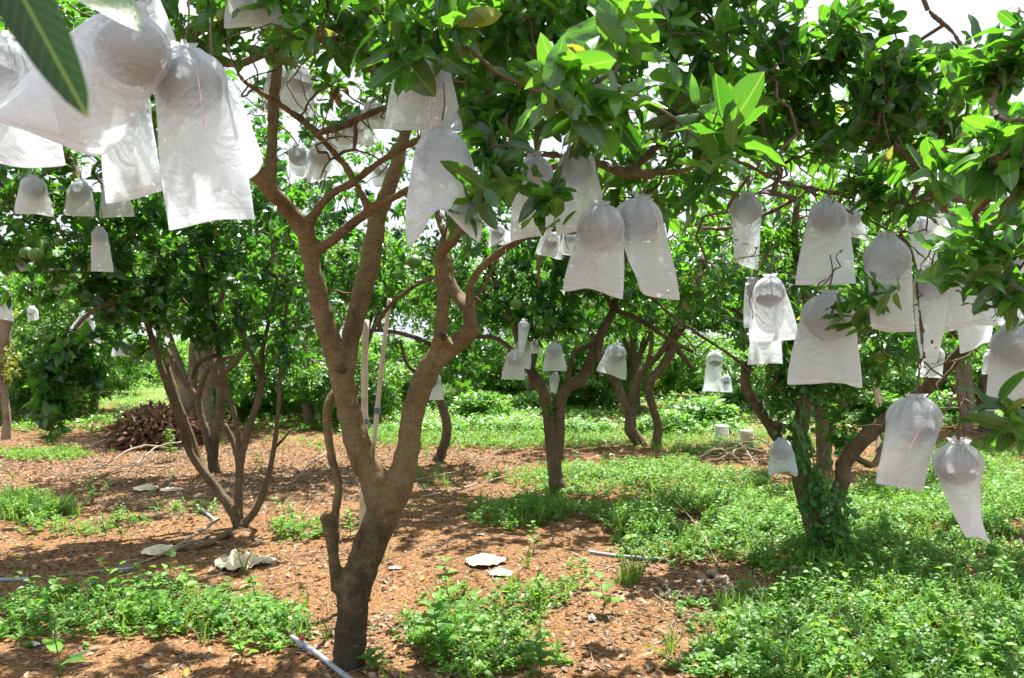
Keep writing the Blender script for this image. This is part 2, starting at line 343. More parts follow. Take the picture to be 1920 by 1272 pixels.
def shoot_leaves(tips, sdir, nl, size, spread=.12, hang=.0):
    """leaves spiralling along the end of each shoot"""
    n = len(tips); P_ = np.repeat(tips, nl, 0); D = np.repeat(nrm(sdir), nl, 0); k = np.tile(np.arange(nl), n)
    ang = k * 2.4 + np.repeat(rng.uniform(0, 6.3, n), nl) + rng.normal(0, .35, n * nl)
    ref = np.where(np.abs(D[:, 2:3]) < .9, np.array([[0, 0, 1.]]), np.array([[1., 0, 0]]))
    a = nrm(np.cross(D, ref)); b = np.cross(D, a)
    f = 1 - k / nl
    rad = np.cos(ang)[:, None] * a + np.sin(ang)[:, None] * b
    pos = P_ - D * (f * spread)[:, None]
    el = .25 + .9 * (1 - f) + rng.normal(0, .2, len(k))
    dr = rad + D * el[:, None] + rng.normal(0, .15, (len(k), 3)); dr[:, 2] -= hang
    up = D * .9 + np.array([0, 0, .7]) + rng.normal(0, .42, (len(k), 3))
    sz = size * rng.uniform(.6, 1.15, len(k)) * (.75 + .25 * np.sin(np.pi * (1 - f)))
    t0 = np.where(rng.uniform(0, 1, n) < .3, rng.uniform(.75, 1, n), rng.uniform(0, .55, n)); tone = np.repeat(t0, nl) + rng.normal(0, .1, n * nl)
    sz = sz * np.repeat(rng.uniform(.7, 1.15, n), nl)
    return pos, dr, up, sz, tone

# ------------------------------------------------------------------ trees
def limb(g, rows, sides=12, per=6, wob=.05, lump=.015, base=None):
    """rows: (px, py, distance, radius in photo pixels)"""
    p = np.array([P(a, b, d) for a, b, d, r in rows]); r = np.array([r * d / F * .85 for a, b, d, r in rows])
    if base: p[0][2] = -.08
    q, rr = spline(p, r, per, wob)
    tube(g, q, rr, sides, lump); return q
def blob(px, py, d, rx, ry, rz, n):               # foliage mass: centre by view, radii in metres
    c = P(px, py, d); v = nrm(rng.normal(0, 1, (n, 3))); rr = rng.uniform(.15, 1, n) ** (1 / 2.4)
    off = v * rr[:, None]; p = c + off * np.array([rx, ry, rz])
    s = off + np.array([0, 0, .35]) + rng.normal(0, .35, (n, 3)); return p, nrm(s)
def connect(g, skel, tips, rmin=.0016, maxlen=.9, sides=4):
    """twigs that join every shoot to the nearest wood; returns the radius-ordered twigs in g"""
    pts = list(skel); K = len(skel)
    d0 = np.array([np.min(np.sum((skel - t) ** 2, 1)) for t in tips]); order = np.argsort(d0)
    cap_ = K + 3 * len(tips) + 5; A = np.zeros((cap_, 3)); A[:K] = skel; par = -np.ones(cap_, int); cnt = np.zeros(cap_); n = K; segs = []
    for o in order:
        t = tips[o]; dd = np.sum((A[:n] - t) ** 2, 1); k = int(np.argmin(dd)); s = A[k]; ln = math.sqrt(dd[k])
        if ln < .01: continue
        m1 = s + (t - s) * .4 + rng.normal(0, .06, 3) * ln; m2 = s + (t - s) * .75 + rng.normal(0, .05, 3) * ln + np.array([0, 0, .02 * ln])
        ids = []
        pr = k
        for q in (m1, m2, t):
            A[n] = q; par[n] = pr; pr = n; ids.append(n); n += 1
        segs.append((k, ids))
        j = pr
        while j >= K: cnt[j] += 1; j = par[j]
    for k, ids in segs:
        p = np.array([A[k]] + [A[i] for i in ids]); c = np.array([cnt[ids[0]]] + [cnt[i] for i in ids])
        r = rmin * np.maximum(c, 1) ** .5; r[-1] *= .7
        tube(g, p, r, sides, 0, False)
def bark_obj(g, name, mat, parent, origin, voxel=None):
    me = g.mesh(name, mat, origin); o = link(name, me, parent)
    if voxel:
        m = o.modifiers.new('merge', 'REMESH'); m.mode = 'VOXEL'; m.voxel_size = voxel; m.use_smooth_shade = True
        m = o.modifiers.new('soft', 'SMOOTH'); m.iterations = 5; m.factor = .6
        tx = bpy.data.textures.new(name + '_lumps', 'CLOUDS'); tx.noise_scale = .06; tx.noise_depth = 3
        m = o.modifiers.new('lumps', 'DISPLACE'); m.texture = tx; m.strength = .014; m.mid_level = .5
    return o
def crown_mesh(leaves, tg, origin, leafm):        # leaves and the twigs that bear them, one mesh with two materials
    V, Q, U = leaves; TV = np.concatenate(tg.V); TQ = np.concatenate(tg.Q) + len(V)
    me = mesh_np('crown', np.concatenate([V, TV]) - origin, np.concatenate([Q, TQ]), None, leafm, np.concatenate([U, np.zeros((len(TV), 2))]))
    me.materials.append(M_twig); mi = np.zeros(len(Q) + len(TQ), np.int32); mi[len(Q):] = 1; me.polygons.foreach_set('material_index', mi); return me
def build_tree(name, label, group, origin, limbs, blobs, leafm, T, leaf_len, nl, barkm, voxel=None, extra=None, twigr=.0016, hang=0.0, category='tree', sides=12, bare=None):
    root = tag(empty(name, origin), label, category, group)
    g = Geo(); sk = []
    for k, rows in enumerate(limbs): sk.append(limb(g, rows, sides=sides, base=(k == 0)))
    if extra: extra(g)
    bark_obj(g, 'trunk', barkm, root, origin, voxel)
    sk = np.concatenate(sk)
    ps, ss = zip(*[blob(*b) for b in blobs]); tips = np.concatenate(ps); sd_ = np.concatenate(ss)
    ok = (tips[:, 1] > .75) & (tips[:, 2] > .3); tips = tips[ok]; sd_ = sd_[ok]
    allt = tips
    if bare: allt = np.concatenate([tips] + [blob(*b)[0] for b in bare]); allt = allt[allt[:, 1] > .9]
    tg = Geo(); connect(tg, sk[sk[:, 2] > .5], allt, twigr)
    link('crown', crown_mesh(place(T, *shoot_leaves(tips, sd_, nl, leaf_len, hang=hang)), tg, origin, leafm), root)
    return root, sk
# ---- the large forked tree in the foreground
D0 = 3.66
A_ = [
 [(655,1275,D0,42),(656,1230,D0,36),(660,1170,D0,35),(668,1100,D0,36),(690,1030,D0,37),(712,980,D0,38),(725,955,D0,38)],
 [(722,960,D0,38),(700,900,D0,31),(672,835,D0,30),(655,770,D0,27),(640,700,D0,26),(618,635,D0-.03,24),(600,570,D0-.06,22),(590,520,D0-.1,20),(580,475,D0-.12,19),(572,432,D0-.15,20)],
 [(573,440,D0-.15,20),(545,400,D0-.2,18),(515,365,D0-.3,18),(488,335,D0-.35,18),(452,300,D0-.4,17),(428,255,D0-.45,15),(405,205,D0-.5,13),(383,150,D0-.5,11),(360,95,D0-.45,8),(330,40,D0-.4,6),(290,-10,D0-.4,5),(240,-60,D0-.4,4)],
 [(500,348,D0-.33,16),(508,310,D0-.33,14),(511,250,D0-.3,13),(514,180,D0-.28,13),(520,120,D0-.25,12),(512,60,D0-.2,10),(500,-20,D0-.2,8),(520,-120,D0-.2,6)],
 [(575,430,D0-.15,13),(592,398,D0-.2,11),(625,362,D0-.22,10),(665,340,D0-.25,10),(705,308,D0-.3,9),(760,275,D0-.35,9),(800,255,D0-.4,8),(850,225,D0-.45,6),(900,180,D0-.5,5),(960,120,D0-.6,4)],
 [(585,478,D0-.12,14),(612,458,D0-.15,12),(655,425,D0-.2,12),(700,390,D0-.25,11),(740,370,D0-.3,10),(790,345,D0-.35,9),(850,330,D0-.4,8),(905,302,D0-.5,8),(960,293,D0-.6,9),(1030,290,D0-.7,9),(1060,300,D0-.75,8),(1075,335,D0-.8,6)],
 [(692,395,D0-.25,9),(665,340,D0-.3,9),(632,292,D0-.35,9),(600,258,D0-.45,9),(585,240,D0-.5,9),(545,210,D0-.55,9),(500,180,D0-.6,8),(455,150,D0-.65,7),(430,100,D0-.7,6),(405,30,D0-.8,5),(390,-30,D0-.85,4)],
 [(592,250,D0-.48,8),(640,238,D0-.55,9),(690,215,D0-.6,9),(730,198,D0-.65,9),(790,170,D0-.7,7),(850,130,D0-.8,6),(920,80,D0-.9,5)],
 [(650,705,D0+.02,22),(655,650,D0+.08,21),(668,590,D0+.12,22),(685,530,D0+.15,23),(698,470,D0+.2,23),(706,420,D0+.22,21),(722,370,D0+.25,18),(742,315,D0+.28,16),(755,265,D0+.3,13),(775,210,D0+.35,11),(790,140,D0+.4,9),(800,60,D0+.4,7),(830,-40,D0+.4,6)],
 [(715,955,D0,34),(742,925,D0,34),(758,880,D0,29),(766,830,D0,26),(775,775,D0,26),(792,722,D0,27),(815,675,D0,26),(845,652,D0,23),(875,628,D0,20),(888,608,D0,19)],
 [(884,612,D0,17),(876,580,D0+.02,13),(862,560,D0+.1,17),(845,530,D0+.15,12),(838,480,D0+.2,10),(838,440,D0+.25,9),(826,425,D0+.3,8),(815,360,D0+.35,8),(800,280,D0+.4,7),(790,200,D0+.5,6)],
 [(812,680,D0,16),(826,625,D0-.05,15),(830,570,D0-.08,15),(828,515,D0-.1,15),(826,480,D0-.12,14),(845,455,D0-.2,12),(885,405,D0-.3,11),(925,362,D0-.4,10),(990,335,D0-.5,9),(1060,305,D0-.6,9),(1110,305,D0-.7,10),(1150,318,D0-.75,12),(1190,326,D0-.8,13),(1240,324,D0-.85,11),(1290,318,D0-.9,8),(1320,298,D0-.95,7),(1350,290,D0-1,6)],
 [(830,470,D0-.12,9),(832,440,D0-.15,7),(840,420,D0-.2,5),(838,408,D0-.2,4)],
 [(1180,322,D0-.8,9),(1205,300,D0-.75,9),(1240,268,D0-.75,8),(1290,225,D0-.75,6),(1350,160,D0-.75,5),(1420,100,D0-.75,4)],
 [(886,606,D0,11),(880,570,D0-.02,10),(884,530,D0-.05,10),(905,500,D0-.08,10),(945,468,D0-.1,9),(995,442,D0-.1,8),(1040,432,D0-.1,7),(1080,436,D0-.1,6),(1150,420,D0-.1,5),(1230,410,D0-.05,4)],
 [(888,592,D0+.02,6),(897,555,D0+.03,5),(912,530,D0+.04,6),(925,500,D0+.06,5),(945,470,D0+.1,4)],
 [(690,650,D0+.3,4),(705,610,D0+.3,6),(740,565,D0+.3,7),(790,530,D0+.3,6),(832,515,D0+.3,5)],
 [(632,1110,D0+.02,16),(628,1070,D0,13),(624,1030,D0,14),(618,1000,D0,14),(612,978,D0,14),(602,965,D0,11)],
 [(628,1010,D0,11),(630,960,D0+.02,10),(634,910,D0+.04,10),(622,860,D0+.05,10),(614,805,D0+.06,11),(614,765,D0+.07,12),(632,728,D0+.1,9),(652,700,D0+.15,6)],
 [(640,690,D0-.02,9),(640,682,D0-.08,10),(639,676,D0-.12,9)],
 [(845,652,D0-.03,8),(838,640,D0-.1,7),(832,632,D0-.13,6)],
 [(905,100,D0-1.0,5),(830,95,D0-1.0,5),(740,100,D0-1,6),(660,88,D0-.95,6),(595,62,D0-.9,7),(545,20,D0-.9,8),(520,-20,D0-.9,8),(500,-80,D0-.8,9),(505,-110,D0-.4,9)],
 [(600,66,D0-.9,5),(585,120,D0-.9,5),(560,145,D0-.9,4),(520,160,D0-.9,3),(490,190,D0-.9,3),(488,235,D0-.9,3)],
 [(1330,180,D0-1.3,3),(1290,150,D0-1.3,4),(1210,155,D0-1.25,5),(1130,140,D0-1.2,5),(1040,160,D0-1.15,5),(960,165,D0-1.1,5),(880,155,D0-1.05,6),(800,150,D0-.95,7),(740,170,D0-.8,7)],
 [(1050,300,D0-.75,6),(1060,260,D0-.9,5),(1075,220,D0-1.2,4),(1090,190,D0-1.5,3),(1095,175,D0-1.7,3)],
]
blA = [(750,-330,4.2,1.0,.8,.35,80),(500,-140,4.6,.9,.7,.35,80),(1050,-130,4.8,.9,.7,.4,110),(300,120,4.6,.5,.4,.4,40),(600,-260,3.3,1.0,.7,.38,150),(1000,-260,3.0,1.0,.7,.38,150),(250,-260,3.2,.8,.7,.35,90),(1300,-260,3.0,.7,.7,.3,70),  # leading clumps: crown top above the view, added to shade the near ground
 (700,10,2.6,.42,.3,.18,24),(860,0,2.6,.34,.3,.22,24),(1000,40,2.5,.28,.25,.22,22),(1180,20,2.8,.34,.3,.25,30),(1300,70,2.8,.26,.3,.22,22),(60,120,4.6,.5,.4,.5,60),(180,60,4.8,.5,.4,.25,30),(340,230,4.9,.4,.3,.4,30),(20,280,5,.4,.4,.4,40),(820,160,4.6,.8,.5,.4,60),(600,100,4.7,.4,.4,.3,24),
 (1070,150,1.5,.07,.08,.05,4),(1110,190,1.5,.09,.08,.03,3),(1160,40,1.6,.08,.1,.06,4),(1335,240,1.8,.09,.08,.05,4),(460,-356,1.86,.3,.25,.15,22),(1300,190,2.5,.2,.2,.10,10),(950,170,2.4,.2,.2,.10,9),  # includes an unseen clump above the view, added to keep sun off the big bag
 (935,285,2.3,.06,.08,.14,7),(895,360,2.15,.02,.03,.05,3),(1035,370,2.3,.05,.04,.06,3),(960,120,3.0,.4,.3,.3,40),(560,40,2.9,.35,.3,.18,26),(350,60,3.2,.35,.3,.25,30),(1120,210,2.7,.3,.3,.1,14),
 (780,40,2.1,.2,.15,.12,12),(905,215,2.4,.04,.05,.05,3),(1240,330,3.1,.3,.3,.2,22)]
ra = GP(655,1250)
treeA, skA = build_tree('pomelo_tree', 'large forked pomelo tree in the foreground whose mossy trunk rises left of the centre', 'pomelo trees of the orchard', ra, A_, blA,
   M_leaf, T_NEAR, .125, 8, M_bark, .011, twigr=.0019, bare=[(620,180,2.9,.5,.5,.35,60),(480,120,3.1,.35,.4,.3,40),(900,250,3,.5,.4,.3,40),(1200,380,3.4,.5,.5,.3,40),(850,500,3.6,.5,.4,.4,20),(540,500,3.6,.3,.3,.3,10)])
# ring of cut branch stubs on the main tree
for (px, py, d, r) in [(640,690,D0-.07,9),(831,629,D0-.14,7)]:
    g = Geo(); c = P(px, py, d); q = np.array([c + [0, .04, -.01], c + [0, 0, 0], c + [0, -.022, .004]]); tube(g, q, np.array([r, r, r * .8]) * d / F, 14, .03)
    c2 = c + [0, -.024, .005]; tube(g, np.array([c2, c2 + [0, -.003, 0]]), np.array([r * .45, r * .35]) * d / F, 10)
    link('branch_stub', g.mesh('branch_stub', M_bark2, ra), treeA)
for (x1, y1, x2, y2, d, r, lab) in [(657,1012,735,560,4.45,5.5,'pale thin bamboo prop leaning behind the forked foreground trunk'),(672,985,690,600,4.6,8,'thicker brownish bamboo prop, upright behind the forked foreground trunk')]:
    pa = P(x1, y1, d); pa[2] = -.03; pb = P(x2, y2, d + .1); n = 26; t = np.linspace(0, 1, n); q = pa + (pb - pa) * t[:, None] + np.stack([np.sin(t * 5) * .012, t * 0, t * 0], -1)
    rr = np.full(n, r * d / F) * (1 - .25 * t); rr[::4] *= 1.14; g = Geo(); tube(g, q, rr, 10)
    rt = tag(empty('bamboo_prop', pa), lab, 'prop', 'bamboo props'); link('pole', g.mesh('pole', M_bamboo, pa), rt)
    for tt in (.2, .62):
        k = int(tt * n); g = Geo(); c = q[k]
        for z in (-.012, 0, .012): tube(g, np.array([c + [0, 0, z - .004], c + [0, 0, z + .004]]), np.array([1, 1]) * rr[k] * 1.25, 10)
        link('tie', g.mesh('tie', M_bluetie, pa), rt)

# ---- the right-hand tree with creepers, its crown reaching over the camera's right side
dG = EYE * F / (1030 - HZ)
G_ = [
 [(1540,1050,dG,34),(1538,1010,dG,30),(1525,965,dG,26),(1508,920,dG,22),(1500,880,dG,20)],
 [(1502,885,dG,20),(1500,830,dG+.05,17),(1505,770,dG+.1,17),(1512,700,dG+.1,15),(1515,620,dG+.1,13),(1510,540,dG,11),(1490,450,dG-.1,9),(1500,340,dG-.2,7)],
 [(1550,1000,dG,20),(1562,950,dG-.05,19),(1578,905,dG-.1,17),(1583,868,dG-.1,18),(1605,840,dG-.15,18),(1640,805,dG-.2,17),(1680,775,dG-.3,17),(1725,740,dG-.4,16),(1765,700,dG-.6,15),(1810,650,dG-.9,14),(1855,590,dG-1.3,13),(1885,520,dG-1.8,12),(1880,440,dG-2.2,11),(1840,390,dG-2.45,9),(1760,372,dG-2.6,8),(1680,375,dG-2.7,8),(1600,370,dG-2.75,8),(1530,355,dG-2.8,8),(1460,340,dG-2.8,7),(1400,310,dG-2.8,6),(1345,290,dG-2.8,6)],
 [(1498,880,dG,15),(1475,850,dG+.05,12),(1445,800,dG+.1,13),(1415,755,dG+.1,11),(1397,722,dG+.1,12),(1400,690,dG+.1,9),(1415,650,dG+.1,7),(1400,600,dG+.1,6),(1330,560,dG,5),(1240,530,dG,5)],
 [(1455,812,dG+.08,9),(1462,800,dG-.05,9),(1450,795,dG-.12,10)],
 [(1880,440,dG-2.2,8),(1790,440,dG-2.4,6),(1730,400,dG-2.8,7),(1690,430,dG-2.9,7),(1715,490,dG-3,7),(1722,560,dG-3,7),(1728,620,dG-3,7),(1735,690,dG-3.3,6),(1748,735,dG-3.48,5),(1775,790,dG-3.55,4),(1796,822,dG-3.58,3)],
 [(1726,600,dG-3,5),(1760,660,dG-3,5),(1790,710,dG-3,5),(1815,760,dG-3,5),(1850,790,dG-3,4),(1900,830,dG-2.9,3)],
 [(1500,350,dG-2.8,6),(1600,400,dG-2.9,6),(1680,440,dG-3,6),(1740,490,dG-3.1,6),(1800,550,dG-3.2,6),(1850,590,dG-3.3,5),(1910,640,dG-3.4,4)],
 [(1770,430,dG-3.3,4),(1850,470,dG-3.6,4),(1930,500,dG-3.7,4),(1990,520,dG-3.6,5),(1970,520,dG-2.6,6)],
 [(1990,640,dG-3.6,5),(1930,590,dG-3.75,4),(1870,560,dG-3.8,3),(1820,530,dG-3.8,3)],
 [(1405,330,dG-2.8,4),(1405,380,dG-3,4),(1402,430,dG-3.05,3),(1408,490,dG-3.1,3),(1420,520,dG-3.1,3)],
 [(1880,450,dG-2.2,9),(1880,330,dG-2,9),(1850,200,dG-1.9,8),(1800,80,dG-1.8,7),(1740,20,dG-1.8,6)],
 [(1870,300,dG-2,7),(1760,250,dG-2.1,7),(1640,220,dG-2.2,7),(1540,200,dG-2.3,6),(1450,180,dG-2.4,5),(1380,150,dG-2.4,4)],
 [(1520,355,dG-2.8,6),(1440,400,dG-2.2,6),(1350,430,dG-1.8,6),(1250,410,dG-1.5,5),(1200,370,dG-1.3,4)],
 [(1215,500,dG,4),(1225,560,dG,5),(1300,620,dG,5),(1360,660,dG,5),(1410,700,dG,4),(1440,740,dG,3)],
 [(1345,295,dG-2.85,6),(1440,335,dG-3,6),(1540,372,dG-3.1,5.5),(1640,395,dG-3.15,5),(1700,440,dG-3.1,5)],
 [(1390,345,dG-3,4),(1500,318,dG-3.1,4),(1600,285,dG-3.15,3.5),(1700,250,dG-3.2,3),(1800,232,dG-3.2,2.5)],
 [(1455,340,dG-2.95,5),(1600,378,dG-3.1,6),(1720,368,dG-3.1,6),(1840,362,dG-2.9,6),(1900,380,dG-2.6,6)],
 [(1240,320,dG-2.9,5),(1290,350,dG-2.9,5),(1330,400,dG-2.9,5),(1370,445,dG-2.9,4.5),(1430,470,dG-2.9,4),(1500,520,dG-2.9,3),(1590,600,dG-2.9,2.5)],
 [(1590,850,dG-.1,9),(1640,870,dG+.3,8),(1650,800,dG+.8,8),(1640,720,dG+1.2,8),(1600,620,dG+1.5,7)],
]
blG = [(1450,-200,3.3,.8,.5,.3,49),(1850,-330,3.3,.8,.6,.3,42),
 (1500,70,3.0,.34,.35,.26,28),(1620,140,3.0,.34,.35,.24,28),(1720,170,3.0,.3,.35,.22,26),(1800,250,3.1,.3,.35,.22,22),(1560,200,3.0,.34,.35,.16,14),(1680,260,3.1,.36,.35,.12,11),(1420,130,3.0,.3,.35,.28,23),(1440,270,3.2,.3,.3,.08,6),
 (1600,250,4.6,.9,.6,.5,49),(1300,200,4.6,.8,.6,.5,42),
 (1560,70,2.9,.14,.2,.1,12),(1730,120,2.8,.2,.2,.1,9),(1850,120,1.9,.06,.1,.05,4),(1905,100,1.8,.08,.1,.1,7),(1900,300,1.7,.12,.1,.1,9),(1880,240,2.2,.18,.15,.12,9),
 (1800,330,2.4,.25,.2,.1,12),(1650,340,2.5,.14,.12,.07,8),(1830,450,2.0,.14,.12,.07,4),(1900,430,2.0,.1,.1,.1,4),(1850,530,2.0,.14,.1,.05,4),(1790,480,2.1,.07,.08,.04,2),(1905,560,2.1,.08,.1,.07,2),
 (1570,590,2.5,.04,.04,.06,2),(1620,545,2.4,.04,.04,.03,2),(1905,790,2.0,.05,.05,.1,3),
 (1480,600,dG,.45,.5,.5,60),(1540,680,dG+.1,.35,.4,.35,56),(1600,640,dG+.6,.5,.4,.4,56),(1700,620,dG,.5,.5,.35,46),(1350,500,dG,.7,.5,.4,80),(1570,800,dG+.2,.16,.2,.25,14),(1460,740,dG,.14,.15,.22,18),(1640,780,dG-.1,.10,.1,.12,8),
 (1450,410,dG+.3,.9,.6,.35,110),(1700,450,dG+.5,.9,.6,.4,110),(1880,500,dG,.6,.6,.4,70),(1860,640,dG+.8,.6,.5,.4,50)]
rg = GP(1540,1030)
treeG, skG = build_tree('pomelo_tree', 'leaning pomelo tree at the right with a creeper climbing its reddish forked trunk', 'pomelo trees of the orchard', rg, G_, blG,
   M_leaf, T_NEAR, .112, 9, M_bark2, .014, twigr=.0018, bare=[(1600,330,2.9,.6,.5,.3,70),(1750,450,2.6,.4,.4,.35,50),(1420,450,2.9,.35,.4,.3,30),(1740,780,2.5,.15,.2,.2,14),(1350,560,5.2,.8,.5,.4,50),(1700,700,4.5,.6,.6,.5,40)])

# ---- mid-distance trees
def midtree(label, base, limbs, blobs, mat=M_bark2, name='pomelo_tree', ll=.11, nl=11, vox=None, sides=9, T=T_MID):
    o = GP(*base); return build_tree(name, label, 'pomelo trees of the orchard', o, limbs, blobs, M_leaf_mid, T, ll, nl, mat, vox, twigr=.0019, sides=sides)
dB = EYE * F / (990 - HZ)
B_ = [
 [(452,1005,dB,19.5),(450,985,dB,15.0),(440,965,dB,12.8),(420,935,dB,10.7),(392,898,dB,9.8),(360,855,dB-.05,8.2),(340,800,dB-.1,7.4),(325,755,dB-.1,7.4),(305,700,dB-.15,7.4),(290,650,dB-.2,6.6),(270,595,dB-.3,5.7),(240,550,dB-.4,4.9),(215,480,dB-.5,4.1),(200,380,dB-.5,3.3)],
 [(392,900,dB,7.4),(370,850,dB+.1,7.4),(352,800,dB+.1,6.6),(335,755,dB+.1,6.6),(318,700,dB+.15,5.7),(300,640,dB+.2,4.9),(290,560,dB+.3,4.1),(300,460,dB+.3,3.3)],
 [(360,850,dB,5.7),(340,790,dB-.3,5.7),(320,740,dB-.35,4.9),(312,710,dB-.35,4.1)],
 [(448,975,dB,10.7),(448,920,dB,9.0),(452,860,dB,9.0),(468,800,dB,7.4),(484,750,dB,7.4),(492,710,dB,6.6),(492,660,dB,4.9),(505,600,dB,4.1),(520,520,dB,3.3)],
 [(490,715,dB,4.9),(478,680,dB-.1,4.9),(462,640,dB-.1,4.1),(440,560,dB-.1,3.3)],
 [(450,880,dB,6.6),(438,830,dB+.1,6.6),(420,795,dB+.1,5.7)],
 [(447,875,dB,6.6),(445,800,dB,5.7),(425,730,dB,5.7),(412,670,dB,5.7),(405,620,dB,4.9),(388,570,dB,4.9),(380,500,dB,4.1),(360,420,dB,3.3)],
 [(412,665,dB,4.9),(375,680,dB-.2,4.1),(360,710,dB-.2,4.1)],
 [(408,640,dB,4.9),(370,600,dB+.1,4.9),(340,560,dB+.1,4.1),(300,530,dB,3.3)],
 [(455,985,dB,9.8),(480,955,dB,8.2),(500,905,dB,6.6),(512,850,dB,5.7),(520,790,dB,4.9),(524,720,dB,4.1),(530,640,dB,3.3),(540,560,dB,3.3)],
 [(514,840,dB,4.1),(530,825,dB-.1,3.3),(545,805,dB-.1,2.5)],
 [(262,590,dB-.3,4.9),(235,570,dB-.5,4.9),(200,572,dB-.7,4.9),(165,590,dB-.9,4.9),(135,625,dB-1,4.1),(118,670,dB-1,4.1),(108,720,dB-1,3.3),(104,760,dB-1,2.5)],
 [(450,1000,dB-.1,6.6),(420,1005,dB-.4,6.6),(390,1022,dB-.6,5.7),(350,1032,dB-.7,4.9)],
]
blB = [(300,-250,5.5,1.2,.8,.4,90),(30,520,dB,.5,.5,.25,30),(330,600,dB,.5,.5,.14,24),(200,330,dB-.5,1.0,.7,.5,120),(450,350,dB,1.0,.7,.5,130),(330,480,dB,.9,.6,.4,130),(130,450,dB-.6,.6,.5,.45,100),(480,540,dB,.55,.5,.35,70),(230,560,dB-.4,.4,.3,.25,50),(40,350,dB-.5,.5,.5,.5,60),  # leading clump is out of view overhead, added for shade on the foreground
 (100,730,dB-1,.16,.16,.36,32),(120,680,dB-1,.2,.16,.2,22),(150,640,dB-1,.28,.16,.14,18),(170,700,dB-.9,.13,.12,.14,10),(420,620,dB,.3,.3,.2,20),(530,640,dB,.22,.3,.25,22),(280,650,dB,.2,.2,.15,10),(340,130,dB,1.8,.8,.5,100),(60,100,dB,.9,.8,.6,50)]
midtree('multi-stemmed pomelo tree at the left with dark slender stems spreading from one base', (450,990), B_, blB, vox=None, mat=M_bark2)
dC = EYE * F / (885 - HZ)
C_ = [
 [(402,900,dC,15.8),(400,870,dC,12.2),(394,840,dC,10.1),(383,800,dC,8.6),(374,770,dC,7.9),(372,745,dC,7.2),(380,715,dC,6.5),(392,690,dC,5.8),(420,672,dC,5.0),(440,668,dC,4.3)],
 [(400,870,dC,9.4),(404,820,dC,10.1),(412,770,dC,10.1),(414,730,dC,10.1),(400,690,dC,10.1),(393,650,dC,7.2),(400,600,dC,6.5),(420,540,dC,5.8),(430,460,dC,4.3)],
 [(372,750,dC,6.5),(350,720,dC,7.2),(330,690,dC,5.8),(310,650,dC,5.0),(300,600,dC,4.3)],
 [(395,655,dC,5.8),(370,620,dC,5.8),(345,590,dC,5.8),(325,565,dC,5.0),(310,520,dC,4.3)]]
blC = [(480,600,dC,.9,.6,.2,50),(260,600,dC,.7,.6,.2,30),(420,420,dC,1.3,.8,.6,140),(300,500,dC,.9,.7,.5,90),(560,480,dC,.9,.7,.5,90),(480,260,dC,1.4,.9,.7,120)]
midtree('thick-limbed pomelo tree just behind the slender-stemmed left one', (395,880), C_, blC, mat=M_bark2)
dK = EYE * F / (800 - HZ)
K_ = [[(350,815,dK,20.2),(348,780,dK,17.3),(350,745,dK,18.0),(345,715,dK,11.5),(335,680,dK,8.6),(322,645,dK,7.2),(310,600,dK,5.8)],
 [(355,745,dK,13.0),(362,700,dK,10.1),(362,660,dK,9.4),(365,630,dK,8.6),(360,620,dK,5.8)],[(352,755,dK,11.5),(385,730,dK,9.4),(410,705,dK,8.6),(440,680,dK,7.2),(470,640,dK,5.8)],[(345,720,dK,7.2),(325,700,dK,5.8),(322,670,dK,5.8)]]
midtree('gnarled knobbly old tree with pruned thick limbs behind the left stems', (350,800), K_, [(320,540,dK,1.5,.9,.5,100),(470,560,dK,1.2,.9,.5,90)], mat=M_bark3)
dD = EYE * F / (925 - HZ)
D_ = [
 [(1050,945,dD,26),(1046,915,dD,19),(1040,880,dD,16),(1036,840,dD,15),(1030,790,dD,14),(1025,750,dD,13),(1012,720,dD,13),(995,695,dD,11),(975,650,dD,8),(960,600,dD,7),(930,530,dD,6),(900,440,dD,5)],
 [(1046,860,dD,12),(1048,810,dD,13),(1050,760,dD,13),(1062,728,dD,13),(1090,712,dD,13),(1105,680,dD,11),(1118,645,dD,10),(1132,615,dD,10),(1150,580,dD,8),(1165,520,dD,7),(1180,440,dD,5)],
 [(1130,620,dD,8),(1122,660,dD-.1,8),(1130,690,dD-.2,6)],
 [(1062,730,dD,6),(1075,665,dD,6),(1100,650,dD,5),(1120,640,dD,5)],
 [(990,690,dD,6),(940,640,dD,5),(900,632,dD,5),(850,640,dD,4)],
 [(1150,580,dD,6),(1200,600,dD,6),(1260,640,dD,5),(1300,660,dD,4)],
 [(1150,580,dD,6),(1100,500,dD-.4,5),(1020,470,dD-.6,5),(1010,540,dD-.7,3)]]
blD = [(1080,600,dD+.3,.9,.4,.14,40),(900,600,dD+.3,.6,.4,.16,30),(950,420,dD,1.2,.7,.5,140),(1150,480,dD,1.2,.7,.45,150),(1050,520,dD,.9,.5,.35,90),(1000,560,dD,.6,.5,.2,40),(1250,560,dD,.8,.6,.3,60),(880,560,dD,.6,.5,.35,50),(850,680,dD+.5,.3,.3,.3,30),(1060,250,dD,1.6,.9,.7,130),(1030,770,dD,.08,.1,.12,5),(1020,600,dD-.2,.4,.3,.2,24)]
midtree('pomelo tree with a V-shaped fork and a cluster of small bags, right of the centre', (1050,925), D_, blD, mat=M_bark2, vox=None)
dE = EYE * F / (836 - HZ)
E_ = [[(1202,850,dE,20),(1198,828,dE,14),(1182,805,dE,14),(1182,775,dE,12),(1168,750,dE,11),(1158,725,dE,9),(1140,695,dE,8),(1125,665,dE,7),(1110,630,dE,6),(1100,570,dE,5)],
 [(1178,760,dE,9),(1192,725,dE,8),(1200,700,dE,8),(1225,675,dE,8),(1250,645,dE,7),(1270,600,dE,6),(1290,540,dE,5)],
 [(1190,730,dE,5),(1210,690,dE,5),(1222,640,dE,5),(1215,590,dE,4)]]
